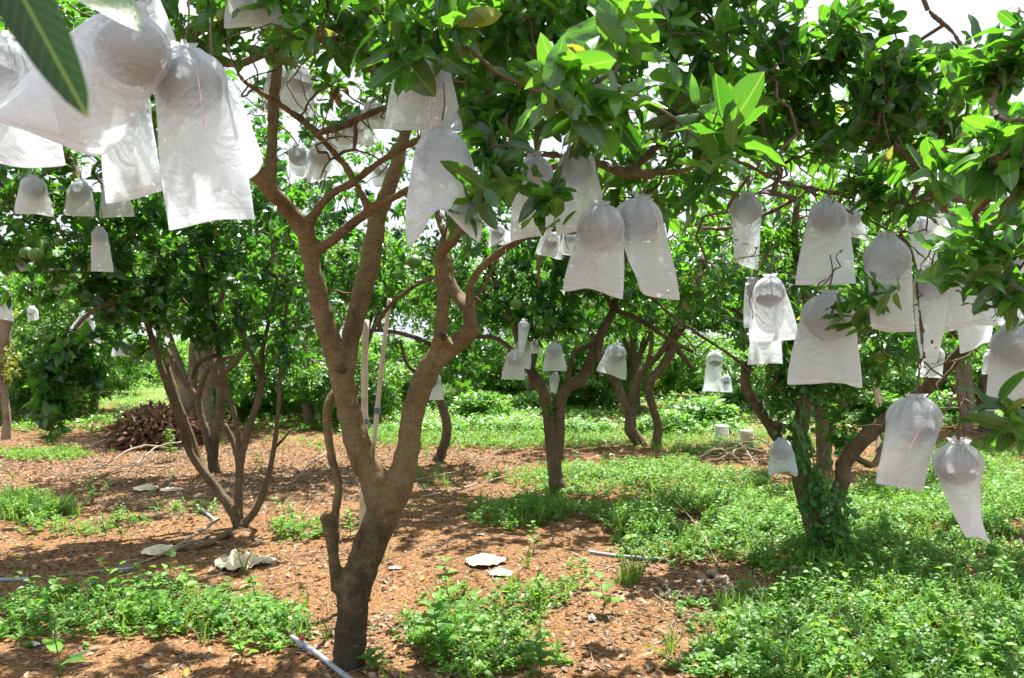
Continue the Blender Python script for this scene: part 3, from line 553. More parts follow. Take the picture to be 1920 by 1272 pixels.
midtree('small forked pomelo tree holding one bag over its fork, in the middle distance', (1200,836), E_, [(1180,600,dE,1.3,.8,.2,50),(1120,540,dE,1.2,.8,.5,110),(1290,560,dE,1.1,.8,.45,90),(1200,430,dE,1.6,.9,.7,120)])
E2 = [[(1228,855,dE,16),(1230,835,dE,12),(1234,800,dE,10),(1225,770,dE,9),(1218,740,dE,10),(1218,715,dE,10),(1240,690,dE,10),(1258,660,dE,11),(1262,640,dE,8),(1290,600,dE,7),(1330,540,dE,6)],[(1262,645,dE,6),(1285,675,dE+.1,6),(1300,690,dE+.1,5)]]
midtree('crooked bare-stemmed tree beside the small forked tree in the middle distance', (1228,838), E2, [(1340,600,dE,1.1,.7,.2,50),(1340,500,dE,1.2,.8,.5,100),(1400,590,dE,.9,.7,.35,60)])
dJ = EYE * F / (866 - HZ)
J_ = [[(815,880,dJ,16),(822,862,dJ,12),(834,830,dJ,11),(838,795,dJ,11),(825,750,dJ,10),(812,705,dJ,8),(815,650,dJ,7),(830,590,dJ,6),(830,520,dJ,5)],[(822,745,dJ,6),(790,705,dJ,5),(765,685,dJ,4),(750,640,dJ,4)],[(815,650,dJ,5),(770,630,dJ,5),(700,620,dJ,4),(640,640,dJ,4)]]
midtree('dark thin-trunked tree seen between the two big stems of the foreground tree', (820,865), J_, [(770,520,dJ,1.1,.7,.5,140),(640,480,dJ,1.0,.7,.6,120),(890,500,dJ,.9,.6,.5,90),(730,330,dJ,1.4,.9,.8,130),(830,640,dJ,.8,.4,.22,36),(880,690,dJ,.25,.3,.35,30)])
dI = EYE * F / (880 - HZ)
I_ = [[(1545,900,dI,20),(1545,860,dI,16),(1542,800,dI,15),(1535,740,dI,14),(1528,680,dI,12),(1520,600,dI,10),(1510,500,dI,7)],[(1548,870,dI,9),(1560,800,dI,9),(1585,740,dI,9),(1600,680,dI,7),(1640,600,dI,6)]]
midtree('straight brown-trunked tree right behind the creeper-covered tree', (1545,882), I_, [(1560,560,dI,1.2,.8,.5,140),(1560,700,dI,.5,.4,.45,90),(1640,640,dI,.9,.6,.4,80),(1560,360,dI,1.6,.9,.8,120)])
dM = EYE * F / (810 - HZ)
M_ = [[(1850,825,dM,22),(1852,790,dM,16),(1845,750,dM,16),(1850,710,dM,15),(1870,670,dM,13),(1890,620,dM,10),(1900,540,dM,8)],[(1848,745,dM,10),(1815,720,dM,10),(1800,680,dM,10),(1770,640,dM,8),(1740,580,dM,7)]]
midtree('dark-trunked tree low at the right edge beyond the hanging bags', (1850,810), M_, [(1850,570,dM,1.8,.9,.6,170),(1720,600,dM,1.2,.8,.5,90),(1840,400,dM,2.2,1,.8,130)])
dL = EYE * F / (795 - HZ)
L_ = [[(585,810,dL,20),(578,770,dL,12),(572,735,dL,11),(582,700,dL,10),(600,680,dL,8),(620,650,dL,7),(640,600,dL,6)],[(574,740,dL,6),(575,690,dL,6),(570,640,dL,5)]]
midtree('pale-barked crooked tree seen through the gap left of the foreground trunk', (583,795), L_, [(600,560,dL,1.6,1,.6,120),(480,500,dL,1.4,1,.7,100)], mat=M_bark3)
dQ = 12
Q_ = [[(10,800,dQ,11),(12,780,dQ,8),(8,740,dQ,8),(2,690,dQ,7),(5,640,dQ,15),(10,560,dQ,12)]]
Qt, skQ = build_tree('creeper_covered_tree', 'tree at the left edge draped in yellow-green creeper above its bare trunk', None, GP(10,786), Q_, [(-4,680,dQ,.32,.3,.45,130),(-10,590,dQ,.4,.3,.35,60),(-80,450,dQ,1.2,.7,.8,60)], M_yellow, T_MID, .06, 12, M_bark3, twigr=.001, sides=9)

# ---- farther orchard rows: copies of two tall crowns and two low bushy ones
def generic(label, cat, name, h, spread, n, low, ll, leafm, seed):
    r = np.random.default_rng(seed); o = np.zeros(3); root = tag(empty(name, o), label, cat); g = Geo(); sk = []
    for k in range(5):
        a = k * 1.26 + r.uniform(0, .6); e = spread * r.uniform(.5, .8); z0 = h * (.14 if low else .22)
        q, rr = spline([[0, 0, -.1], [0.03 * k, 0, z0], [math.cos(a) * e * .35, math.sin(a) * e * .35, h * .5], [math.cos(a) * e, math.sin(a) * e, h * .85]], [.065, .055, .04, .02], 4, .1)
        tube(g, q, rr, 7, .04); sk.append(q)
    link('trunk', g.mesh('trunk', M_bark3 if seed % 2 else M_bark2, o), root); sk = np.concatenate(sk)
    v = nrm(r.normal(0, 1, (n, 3))); q = v * (r.uniform(.2, 1, n) ** .4)[:, None]
    lump = 1 + .25 * np.sin(v[:, 0] * 5 + seed) * np.cos(v[:, 2] * 6 + v[:, 1] * 4)
    c0 = h * (.52 if low else .72); tips = q * lump[:, None] * np.array([spread, spread, h * (.5 if low else .29)]) + [0, 0, c0]
    tips = tips[tips[:, 2] > .12]; sdv = nrm(tips - [0, 0, c0 - .3] + r.normal(0, .35, tips.shape))
    tg = Geo(); connect(tg, sk[sk[:, 2] > .2], tips[::4], .003, sides=3); link('crown', crown_mesh(place(T_FAR, *shoot_leaves(tips, sdv, 9, ll, spread=.2)), tg, o, leafm), root); return root
tall = [generic('x', 'tree', 'orchard_tree', 3.7, 1.9, 1150, False, .14, M_leaf_far, 3), generic('x', 'tree', 'orchard_tree', 3.6, 1.7, 1050, False, .14, M_leaf_far, 4)]
lowb = [generic('x', 'shrub', 'citrus_shrub', 1.75, 1.3, 1300, True, .13, M_leaf_far, 5), generic('x', 'shrub', 'citrus_shrub', 1.6, 1.5, 1400, True, .13, M_leaf_far, 8)]
spots = [(tall,0,-8.6,16.5,'leafy orchard tree standing behind the hanging left bough of small bags'),(tall,1,-3.2,17,'full-crowned orchard tree seen between the left stems'),(tall,0,.4,18,'orchard tree whose crown fills the gap inside the foreground fork'),
 (tall,1,5.4,16.5,'orchard tree beyond the two upturned buckets'),(tall,0,9.2,13.5,'orchard tree behind the right edge bags'),(tall,1,10.5,20,'orchard tree far off at the right'),(tall,0,-12,19,'orchard tree far off at the left edge'),(tall,1,3.0,24,'orchard tree far off right of the centre'),(tall,0,-5.0,13.2,'orchard tree with low crown right behind the dried leaf heap'),(tall,1,2.5,16,'orchard tree standing behind the small forked middle tree'),(tall,0,7.3,12.8,'orchard tree behind the buckets, its crown over them'),(tall,1,-1.4,21,'orchard tree far back on the line of the bamboo props'),(tall,0,12,16,'orchard tree behind the dark-trunked right edge one'),(tall,1,-11,13,'orchard tree beyond the hanging left bough, nearest the left edge')]
def first_or_copy(pool, k, used):
    if k not in used: used[k] = 1; return pool[k]
    return copy_tree(pool[k])
ut = {}; ul = {}
for pool, k, x, y, lab in spots:
    o = first_or_copy(pool, k, ut); o.location = (x, y, 0); o.rotation_euler.z = rng.uniform(0, 6.28); s = rng.uniform(.92, 1.1); o.scale = (s, s, s)
    tag(o, lab, 'tree', 'tall trees of the far rows')
k = 0
for y, n, x0, x1 in ((14.5,3,-10,-1.5),(17.5,6,-13,14),(21,9,-16,16),(25,12,-20,20),(32,14,-26,26),(42,16,-34,34)):
    for q in range(n):
        x = x0 + (x1 - x0) * (q + rng.uniform(.2, .8)) / n
        if y < 17 and 1 < x < 4.5: continue
        o = first_or_copy(lowb, k % 2, ul); k += 1; s = rng.uniform(.8, 1.12)
        o.location = (x, y + rng.uniform(-1, 1), 0); o.rotation_euler.z = rng.uniform(0, 6.28); o.scale = (s, s, s * rng.uniform(.85, 1.1))
        tag(o, 'low bushy sunlit citrus shrub in the far rows of the orchard', 'shrub', 'sunlit shrubs of the far rows')
# palms far behind at the left
def palm(x, y, h, lab):
    o = tag(empty('palm_tree', (x, y, 0)), lab, 'palm', 'palms behind the orchard'); g = Geo()
    q, rr = spline([[0, 0, -.2], [.05, 0, h * .4], [.02, 0, h]], [.26, .22, .16], 6); tube(g, q, rr, 10); link('trunk', g.mesh('trunk', M_bamboo), o)
    g = Geo()
    q, rr = spline([[.02, 0, h], [.02, 0, h + .9]], [.14, .08], 4); tube(g, q, rr, 8)
    pos = []; dr = []; sz = []
    for k in range(14):
        a = k * 2.4; e = rng.uniform(-.1, 1.2); t = np.linspace(0, 1, 16)
        f = np.stack([np.cos(a) * t * 2.2, np.sin(a) * t * 2.2, h + .8 + e * t * 2 - t ** 2 * 2.4], -1)
        tube(g, f, .03 * (1 - t * .8), 4)
        tn = nrm(np.gradient(f, axis=0)); side = nrm(np.cross(tn, [0, 0, 1.]))
        for s in (-1, 1):
            pos.append(f[1:]); dr.append(side[1:] * s + tn[1:] * .5 + [0, 0, -.4]); sz.append(np.full(15, .7))
    V, Q, U = place([(np.array([[0, 0, 0], [.5, -.06, 0], [1, 0, -.3], [.5, .06, 0]]), np.array([[0, 1, 2, 3]]), np.zeros((4, 2)))], np.concatenate(pos), np.concatenate(dr), np.tile([[0, 0, 1.]], (len(pos) * 15, 1)), np.concatenate(sz))
    g.add(V, Q); link('fronds', g.mesh('fronds', M_leaf_far), o)
palm(-32.2, 52, 7.2, 'pale grey-trunked palm far behind at the left, the nearer of the two')
palm(-40, 62, 6.4, 'slimmer palm farthest left behind the orchard')
palm(-29, 66, 6.2, 'shorter palm far behind at the left, between bough and stems')

# ---- hanging bags: cloth simulated over a sphere, all at once
BAGS = []
def bag(cx, yt, yb, w, label, d=None, yaw=0, notch=0, wind=(0, 0), fr=1, grp='white fruit bags', string=0, flare=.3):
    BAGS.append(dict(cx=cx, yt=yt, yb=yb, w=w, label=label, d=d or 330 / w, yaw=yaw, notch=notch, wind=wind, fr=fr, grp=grp, string=string, flare=flare))
bag(250,18,312,330,'huge wind-blown white bag at the upper left, its hem swept up to the left',1.55,yaw=-14,wind=(-7,-2),notch=.2,fr=.8)
bag(345,90,418,165,'long white bag hanging under the huge upper left one, with a red stitched seam',1.68,yaw=20,wind=(.6,-.6),notch=-.5,string=2,fr=1.1)
bag(395,130,350,130,'white bag half hidden behind the huge upper left one, its corner by the limb',1.95,yaw=-25,wind=(2.5,0))
bag(228,150,356,120,'white bag tucked behind the huge upper left one, only its low corner showing',2.0,yaw=15)
bag(10,70,296,130,'white bag cut by the left edge of the view, beside the dark leaf',1.75,yaw=30,wind=(1,0))
bag(252,-50,55,120,'white bag behind the twig above the huge upper left one',2.1,yaw=10)
bag(468,-90,34,115,'square white bag hanging down from the top, above the forked limb',2.7)
bag(62,328,412,62,'small white bag low in the left foliage, turned half sideways',4.6,yaw=20)
bag(150,335,410,55,'small white bag behind bright leaves at the left, left one of a close pair',5.2)
bag(212,330,412,55,'small white bag behind bright leaves at the left, right one of a close pair',5.3,yaw=30)
bag(187,424,515,38,'narrow twisted white bag in the dark left foliage',5.2,yaw=65,wind=(1.5,0))
bag(30,462,512,36,'tiny white bag beside the paired bare pomelos at the left',5.8,wind=(-2,0))
bag(108,498,546,30,'tiny narrow white bag beneath the paired bare pomelos',6.2,yaw=50)
bag(5,535,602,45,'white bag low at the very left edge above the creeper',6.4)
bag(162,582,622,42,'flat white bag over the arching left bough',7)
bag(130,614,656,38,'small bag behind the arching left bough, lower left of the flat one',6.6,yaw=40)
bag(174,612,645,28,'small bag with grey fruit right under the flat one on the left bough',7.4)
bag(227,630,668,30,'small bag with ragged hem, right of the arching left bough',7.4,notch=.6)
bag(360,588,634,36,'white bag in front of the gnarled tree between the left stems',8.6,notch=.5)
bag(815,695,752,34,'small white bag in the gap beside the dark thin trunk',7.2,notch=.3)
bag(520,118,196,84,'white bag behind the upright limb at the upper left, left one of two',3.9,notch=.1)
bag(568,125,206,66,'white bag behind the upright limb at the upper left, right one of two',3.7,yaw=15,wind=(-1,0))
bag(560,268,335,72,'pale bag behind the left fork, lowest of the bunch there',4.9,yaw=-10)
bag(600,262,342,72,'pale bag behind the left fork, with pleats beside the lowest one',4.8,yaw=10,notch=.3)
bag(640,225,292,60,'pale bag behind the dark slanting limb, left one of a row',4.7)
bag(672,205,276,66,'pale bag behind the dark slanting limb, right one of a row',4.5)
bag(715,298,352,42,'pale bag with grey fruit between the limbs of the fork',5.6,yaw=20)
bag(700,185,245,60,'pale bag above the dark slanting limb next to the shaded brown one',4.4)
bag(792,88,238,140,'shaded brownish white bag under dark leaves above the centre',2.35,yaw=-8,wind=(-.5,-1),notch=-.3)
bag(808,190,262,56,'small lower bag peeping out under the shaded brownish one',2.6)
bag(828,236,466,172,'large white bag at the upper centre tied with pink string, with two drooping lower corners',2.25,notch=1.15,string=1,fr=.85)
bag(1002,286,434,100,'white bag with dark fruit left of a close pair, behind a leafy sprig',2.75,yaw=-12,notch=.2)
bag(1078,276,428,98,'plain white bag right of a close pair, over the leafy sprig',2.85,yaw=14)
bag(1034,428,487,52,'small white bag hanging under the curved limb, left one of two',5.0)
bag(1070,424,480,40,'small white bag hanging under the curved limb, right one of two',5.2)
bag(933,416,462,38,'small white bag in foliage right of the large upper centre one',6,yaw=20,notch=.4)
bag(1128,380,546,118,'broad white bag, front left one of the touching pair at the centre',2.5,yaw=-10,wind=(-.4,-.3),fr=1.1)
bag(1204,368,550,122,'broad white bag swung to the right, right one of the touching pair at the centre',2.6,yaw=16,wind=(2.6,0),notch=.2,string=2)
bag(1402,362,492,80,'white bag with a bare twig across it, right of the centre',3.1,yaw=35,wind=(-.6,0),notch=-.2)
bag(1553,370,524,96,'square-hemmed white bag under the right-hand limb, crossed by a slanting twig',2.85,yaw=5)
bag(1662,438,606,122,'bright crumpled white bag behind leaves, with a lifted hem',2.45,yaw=15,notch=-.8,wind=(.8,0))
bag(1444,515,630,84,'white bag with leaf sprigs on it, above another that peeps out below',3.2,yaw=8,string=0)
bag(1440,560,675,60,'white bag peeping out below the one with leaf sprigs on it',3.6)
bag(1412,520,600,50,'greyish bag half hidden behind the one with leaf sprigs on it',3.8)
bag(1556,546,719,134,'large square white bag hanging over the creeper-covered tree',2.7,yaw=4,wind=(-.4,0))
bag(1748,500,672,88,'long white bag behind the drooping branch at the right',2.8,yaw=35,notch=-.3)
bag(1800,470,605,90,'crumpled bag right of the drooping branch',2.9,yaw=-20,wind=(-1,0))
bag(1826,490,648,120,'wide white bag with a straight hem behind the right-hand leaves',3.1,yaw=5,string=1)
bag(1890,440,600,100,'bright bag close to the right edge, behind the large leaves',2.7)
bag(1905,600,752,130,'white bag with dark fruit cut by the right edge, tapering down',2.2,yaw=28,wind=(1.5,0))
bag(1752,645,710,50,'small bag low behind the long one at the right',4.5)
bag(1857,655,702,36,'tiny bag left of the one cut by the right edge',5)
bag(1755,365,430,60,'grey shaded bag under the right-hand limb beside a bare pomelo',3.9)
bag(1722,400,505,60,'dim grey bag behind the crumpled bright one',3.8,yaw=30)
bag(1597,385,450,50,'dim bag behind the square-hemmed one',4.1)
bag(1718,742,905,122,'white bag swung left at the lower right, upper one of two on the drooping branch',2.2,yaw=10,wind=(-3,0),string=3)
bag(1798,826,1012,116,'white bag narrowing to a point at the lower right, lowest of all the bags',2.1,yaw=58,wind=(1.2,0),notch=.45,string=2)
bag(1466,820,897,58,'small white bag with split corners in front of the creeper-covered trunk',5.3,notch=1.0)
bag(1576,824,864,24,'tiny bag beside the reddish right-hand fork',8.2,yaw=60)
bag(1159,642,711,54,'neat bell-shaped white bag over the small forked tree',6.6)
bag(1039,639,699,42,'white bag hanging inside the V-shaped fork, higher of two',7.3)
bag(1041,696,737,28,'smaller white bag inside the V-shaped fork, lower of two',7.5,yaw=40)
bag(984,597,665,30,'topmost white bag of the cluster left of the V-shaped fork',7.2,yaw=45)
bag(964,654,716,42,'lowest white bag of the cluster left of the V-shaped fork',7.1)
bag(984,632,694,36,'middle white bag of the cluster left of the V-shaped fork',7.6)
bag(1007,630,663,25,'small crumpled bag right of the cluster by the V-shaped fork',8.2,notch=.8)
bag(1341,655,742,42,'long crumpled white bag hanging alone left of the buckets',6.8,yaw=30,notch=.4)
bag(1362,700,735,24,'small bag tucked behind the long crumpled one',8.5)
bag(1310,108,168,60,'shaded greyish bag high among leaves right of the centre',3.2)
bag(1236,205,262,46,'sunlit bag sliver between leaves right of the glowing leaf rosette',4.6)
bag(1292,436,470,34,'small bag in foliage right of the touching pair',7)
bag(1440,742,775,24,'small bag among leaves on the knobbed limb',6,yaw=30)
bag(1150,-20,35,70,'bag near the top behind the leaf rosettes',3.6)
bag(60,572,600,26,'tiny bag in front of the far palms',8)

def simulate(bags, NN=56, M=40, iters=14):
    B = len(bags); W = np.array([b['w'] * b['d'] / F for b in bags]) ; Hh = np.array([(b['yb'] - b['yt']) * b['d'] / F for b in bags])
    W = W * 1.12; Rf = np.minimum(W * .285, Hh * .27) * np.array([b['fr'] for b in bags]); H = Hh * 1.0 + Rf * .62
    flat = np.linspace(0, 1, M); th = np.arange(NN) / NN * 2 * np.pi
    neck = .010 + W * .03; pinr = 3
    s = (flat[None] * H[:, None])                      # arc length
    a = np.minimum(neck[:, None] + np.maximum(s - s[:, pinr:pinr + 1], 0) * .85, W[:, None] / 2 * .97)
    bb = np.where(s < (Rf * 2.6)[:, None], np.minimum(a, (Rf * 1.08)[:, None]), .012)
    z = -(s - s[:, pinr:pinr + 1]) * .86
    X = np.zeros((B, M, NN, 3)); c = np.cos(th); sn = np.sin(th)
    X[..., 0] = a[..., None] * c; X[..., 1] = bb[..., None] * sn; X[..., 2] = z[..., None]
    r = np.random.default_rng(3); X += r.normal(0, .0025, X.shape)
    ruf = 1 + .45 * np.sin(th[None] * r.integers(4, 7, (B, 1)) + r.uniform(0, 6, (B, 1)))
    for k in range(pinr + 1):
        rr = neck * (1 + (pinr - k) * .14); X[:, k, :, 0] = rr[:, None] * c * ruf; X[:, k, :, 1] = rr[:, None] * sn * ruf; X[:, k, :, 2] = (pinr - k) * .0035
    pin = X[:, :pinr + 1].copy()
    cen = np.zeros((B, 3)); cen[:, 2] = -(Rf + .012); cen[:, 0] = r.uniform(-.16, .16, B) * Rf
    hx = (2 * W / NN)[:, None, None]; vx = (H / (M - 1))[:, None, None]; dg = np.sqrt(hx ** 2 + vx ** 2)
    prev = X.copy(); wind = np.array([[b['wind'][0], b['wind'][1], 0] for b in bags]); notch = np.array([b['notch'] for b in bags])
    row = flat ** 1.3; cmid = np.exp(-(c / .5) ** 2)
    mir = (-np.arange(NN)) % NN
    def con(X, A, Bi, rest, k, comp):
        d = X[Bi] - X[A]; l = np.linalg.norm(d, axis=-1) + 1e-9; e = (l - rest) / l; e = np.where(e > 0, e, e * comp) * (.5 * k); e = e[..., None] * d
        X[A] += e; X[Bi] -= e
    sl = slice
    stiff = (.35 + .63 * np.clip(flat * 2.2 - .25, 0, 1))[None, :, None]
    crease = {s_: (np.abs(np.sin(th + s_ * np.pi / NN)) > np.sin(s_ * 2.2 * np.pi / NN)).astype(float)[None, None] for s_ in (2, 3)}
    X = X.astype(np.float32)
    comp_h = (.25 + .6 * np.clip(flat * 2 - .35, 0, 1))[None, :, None]
    calm = np.where(notch > .55, .15, 1.)
    pa1 = r.uniform(.07, .17, B); pk = r.integers(3, 6, B) / 1.0; pk2 = r.integers(2, 5, B) / 1.0; pf = r.uniform(0, 6.28, B)
    fx1 = r.uniform(.6, 1.6, (B, 1)); fp1 = r.uniform(0, 6.28, (B, 1))
    for it in range(100):
        damp = .93 if it > 15 else .8
        acc = np.zeros_like(X); acc[..., 2] = -2.6
        acc += wind[:, None, None, :] * (row[None, :, None, None] * .55)
        acc[..., 0] += 1.3 * np.sign(c)[None, None] * (np.abs(c) ** 1.5)[None, None] * (row ** .7)[None, :, None]
        acc[..., 2] += (notch[:, None, None] * 4.2 * (row ** 3)[None, :, None] * cmid[None, None])
        acc[..., 1] -= np.clip(notch, 0, 9)[:, None, None] * .8 * (row ** 3)[None, :, None] * cmid[None, None]
        acc[..., 1] += (2.0 * calm)[:, None, None] * np.sin(fx1 * c[None, :] * 3 + fp1)[:, None, :] * (row ** 1.5)[None, :, None]
        acc[..., 2] += (1.7 * calm)[:, None, None] * np.sin(c[None, :] * 1.7 + fp1 * 2)[:, None, :] * (row ** 2)[None, :, None]
        acc[..., 1] += .25 * sn[None, None] * (1 - row)[None, :, None]
        v = (X - prev) * damp; prev = X.copy(); X = X + np.clip(v, -.02, .02) + acc * (1 / 60.) ** 2
        for k in range(iters):
            con(X, (sl(None), sl(0, M - 1, 2)), (sl(None), sl(1, M, 2)), vx, 1, .8)
            con(X, (sl(None), sl(1, M - 2, 2)), (sl(None), sl(2, M, 2)), vx, 1, .8)
            con(X, (sl(None), sl(None), sl(0, NN, 2)), (sl(None), sl(None), sl(1, NN, 2)), hx, 1, comp_h)
            Y = np.roll(X, -1, 2); con(Y, (sl(None), sl(None), sl(0, NN, 2)), (sl(None), sl(None), sl(1, NN, 2)), hx, 1, comp_h); X = np.roll(Y, 1, 2)
            Y = np.roll(X, -1, 2)
            for (p, q) in (((sl(0, M - 1), sl(None)), (sl(1, M), sl(None))),):
                A_x = X[:, :-1]; B_x = Y[:, 1:]; d = B_x - A_x; l = np.linalg.norm(d, axis=-1) + 1e-9; e = ((l - dg) / l * .2)[..., None] * d
                X[:, :-1] += e; Y = Y.copy(); Y[:, 1:] -= e; X = (X + np.roll(Y, 1, 2)) / 2 if False else X; X[:, 1:] -= np.roll(e, 1, 2)
            # bending resistance
            for s_ in (2,):
                m = (X[:, :-2 * s_] + X[:, 2 * s_:]) / 2; X[:, s_:-s_] += (m - X[:, s_:-s_]) * .03
            for s_, kb in ((2, .16), (3, .12)):
                d = np.roll(X, -s_, 2) - X; l = np.linalg.norm(d, axis=-1) + 1e-9; e = np.minimum(l - hx * s_ * stiff, 0) / l * kb * crease[s_]; e = e[..., None] * d
                X += e; X -= np.roll(e, s_, 2)
            e = X[:, -1]; X[:, -1] = (e + e[:, mir]) / 2
            d = X - cen[:, None, None]; l = np.linalg.norm(d, axis=-1, keepdims=True); tt = np.arctan2(d[..., 1:2], d[..., 0:1]); up_ = np.clip(d[..., 2:3] / Rf[:, None, None, None] + .6, 0, 1)
            Rr = (Rf + .0035)[:, None, None, None] * (1 + pa1[:, None, None, None] * up_ * (np.abs(np.sin(tt * pk[:, None, None, None] + pf[:, None, None, None] + d[..., 2:3] * 9)) ** 3 + .6 * np.abs(np.sin(tt * pk2[:, None, None, None] - pf[:, None, None, None] * 2)) ** 4))
            X = np.where(l < Rr, cen[:, None, None] + d / l * Rr, X)
            X[:, :pinr + 1] = pin
    return X, W, Rf, cen
near = [k for k, b in enumerate(BAGS) if b['d'] < 4.05]; farb = [k for k, b in enumerate(BAGS) if b['d'] >= 4.05]
XB = {}; RB = {}; CB = {}
for ks, a_, b_, it_ in ((near, 52, 36, 13), (farb, 28, 20, 9)):
    X_, W_, R_, C_ = simulate([BAGS[k] for k in ks], a_, b_, it_)
    for q, k in enumerate(ks): XB[k] = X_[q]; RB[k] = R_[q]; CB[k] = C_[q]
def grid_mesh(X, name, mat):
    MR, NN = X.shape[:2]; ii, jj = np.meshgrid(np.arange(MR - 1), np.arange(NN), indexing='ij')
    V = X.reshape(-1, 3); a = ii * NN + jj; b = ii * NN + (jj + 1) % NN
    Q = np.stack([a, a + NN, b + NN, b], -1).reshape(-1, 4)
    U = np.stack([np.tile(np.arange(NN) / NN, MR), np.repeat(np.linspace(0, 1, MR), NN)], -1)
    return mesh_np(name, V, Q, None, mat, U)
def sphere_geo(c, r, sq=.94, n=20):
    g = Geo(); t = np.linspace(0, np.pi, n); p = np.linspace(0, 2 * np.pi, 2 * n, endpoint=False)
    T_, P_ = np.meshgrid(t, p, indexing='ij'); pear = 1 - .16 * np.clip(np.cos(T_), 0, 1) ** 2 + .025 * np.sin(P_ * 3 + T_ * 2)
    V = np.stack([np.sin(T_) * np.cos(P_) * pear, np.sin(T_) * np.sin(P_) * pear, np.cos(T_) * sq + .03 * np.cos(T_) ** 5], -1).reshape(-1, 3) * r + c
    m = 2 * n; i, j = np.meshgrid(np.arange(n - 1), np.arange(m), indexing='ij'); a = i * m + j; b = i * m + (j + 1) % m
    g.add(V, np.stack([a, a + m, b + m, b], -1).reshape(-1, 4)); return g
allwood = np.concatenate([skA, skG])
for k, b in enumerate(BAGS):
    loc = P(b['cx'], b['yt'] + 4, b['d'])
    root = tag(empty('fruit_bag', loc, R(b['yaw'])), b['label'], 'fruit bag', 'white fruit bags')
    X = XB[k]; root.rotation_euler = (R(rng.uniform(-4, 4)), R(rng.uniform(-7, 7)), R(b['yaw']))
    me = grid_mesh(X, 'cloth', M_cloth); o = link('cloth', me, root)
    if b['d'] < 4: m = o.modifiers.new('sub', 'SUBSURF'); m.levels = m.render_levels = 1
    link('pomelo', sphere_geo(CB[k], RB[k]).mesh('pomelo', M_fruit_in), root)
    g = Geo(); q, rr = spline([[0, 0, -.01], [.004, .003, .03], [.012, .0, .07], [.01, .01, .13]], [.004, .003, .0025, .002], 4); tube(g, q, rr, 6)
    link('stalk', g.mesh('stalk', M_twig), root)
    if b['d'] < 4:                                  # tie round the gathered neck, ends hanging
        g = Geo(); a = np.linspace(0, 2 * np.pi, 20); r0 = np.linalg.norm(X[3, :, :2], axis=1).mean() * 1.25
        tube(g, np.stack([np.cos(a) * r0, np.sin(a) * r0, 0 * a + .001], -1), np.full(20, .0012), 5)
        if b['string']:
            L0 = {1: .07, 2: .22, 3: .12}[b['string']]; m_ = 24; t = np.linspace(0, 1, m_)
            if b['string'] == 3: q = np.stack([-.11 * np.sin(t * 3.1) + .03, -RB[k] * 1.02 * np.sin(t * np.pi * .8 + .2) - .01, -.02 - .12 * np.sin(t * 3.14) ** 1.0], -1)
            elif b['string'] == 2: q = np.stack([.02 + .02 * t, -(RB[k] * 1.05 * np.sin(np.clip(t * 2.2, 0, 1) * 1.57) + .006) * np.where(t < .6, 1, 1 - (t - .6) * 1.6), -.005 - L0 * t], -1)
            else: q = np.stack([-.03 + .004 * np.sin(t * 9), -.02 - t * 0, .09 - (.11) * t], -1)
            tube(g, q, np.full(m_, .0011), 5)
            if b['string'] == 1: q = q + [.012, 0, 0]; tube(g, q, np.full(m_, .0011), 5)
        link('drawstring', g.mesh('drawstring', M_string), root)

# ---- bare pomelos
FR = [(68,477,27,4.9,'bare green pomelo in the left foliage, right one of a touching pair'),(50,474,24,5,'bare green pomelo in the left foliage, left one of a touching pair'),(112,452,20,5.2,'shaded bare pomelo above the touching pair at the left'),
 (101,769,25,5.3,'largest pale green pomelo low in the hanging left bough'),(84,796,22,5.35,'dark pomelo below left of the largest one in the hanging bough'),(107,812,17,5.3,'lowest pomelo of the hanging left bough'),(147,728,17,5.4,'pale pomelo at the right side of the hanging left bough'),(183,686,12,5.5,'small pomelo by itself right of the hanging bough'),(112,672,12,5.3,'small pomelo high in the hanging left bough'),
 (232,553,24,6,'dark pomelo beside the arching left bough, under leaves'),(197,556,22,5.9,'shaded pomelo left of the dark one by the arching bough'),(281,668,22,6,'dark green pomelo against the slender left stems'),
 (777,491,28,6.9,'green pomelo hanging between the stems of the foreground tree'),(968,570,22,7.2,'round green pomelo above the cluster of small bags'),(832,676,20,7.5,'dark pomelo tucked behind the bent right stem'),(928,330,46,2.5,'large dark pomelo in leaves right of the upper centre bag'),
 (1650,205,54,3.3,'large dark green pomelo shaded by leaves at the upper right'),(1755,315,60,2.9,'large green pomelo beside dried brown leaves at the upper right'),(1832,520,40,3.0,'green pomelo behind the leaves at the right'),(1018,628,12,8,'small yellowish pomelo above the V-shaped fork')]
pr = {}
for px, py, dia, d, lab in FR:
    c = P(px, py, d); r = dia / 2 * d / F
    root = tag(empty('pomelo', c), lab, 'pomelo', 'bare green pomelos')
    link('rind', sphere_geo(np.zeros(3), r).mesh('rind', M_fruit), root)
    g = Geo(); q, rr = spline([[0, 0, r * .9], [.003, 0, r * 1.2], [.01, .01, r + .08]], [.004, .003, .0025], 4); tube(g, q, rr, 6); link('stalk', g.mesh('stalk', M_twig), root)
# ------------------------------------------------------------------ the forest floor
def to_px(x, y): return 960 + F * x / y, HZ + F * EYE / y
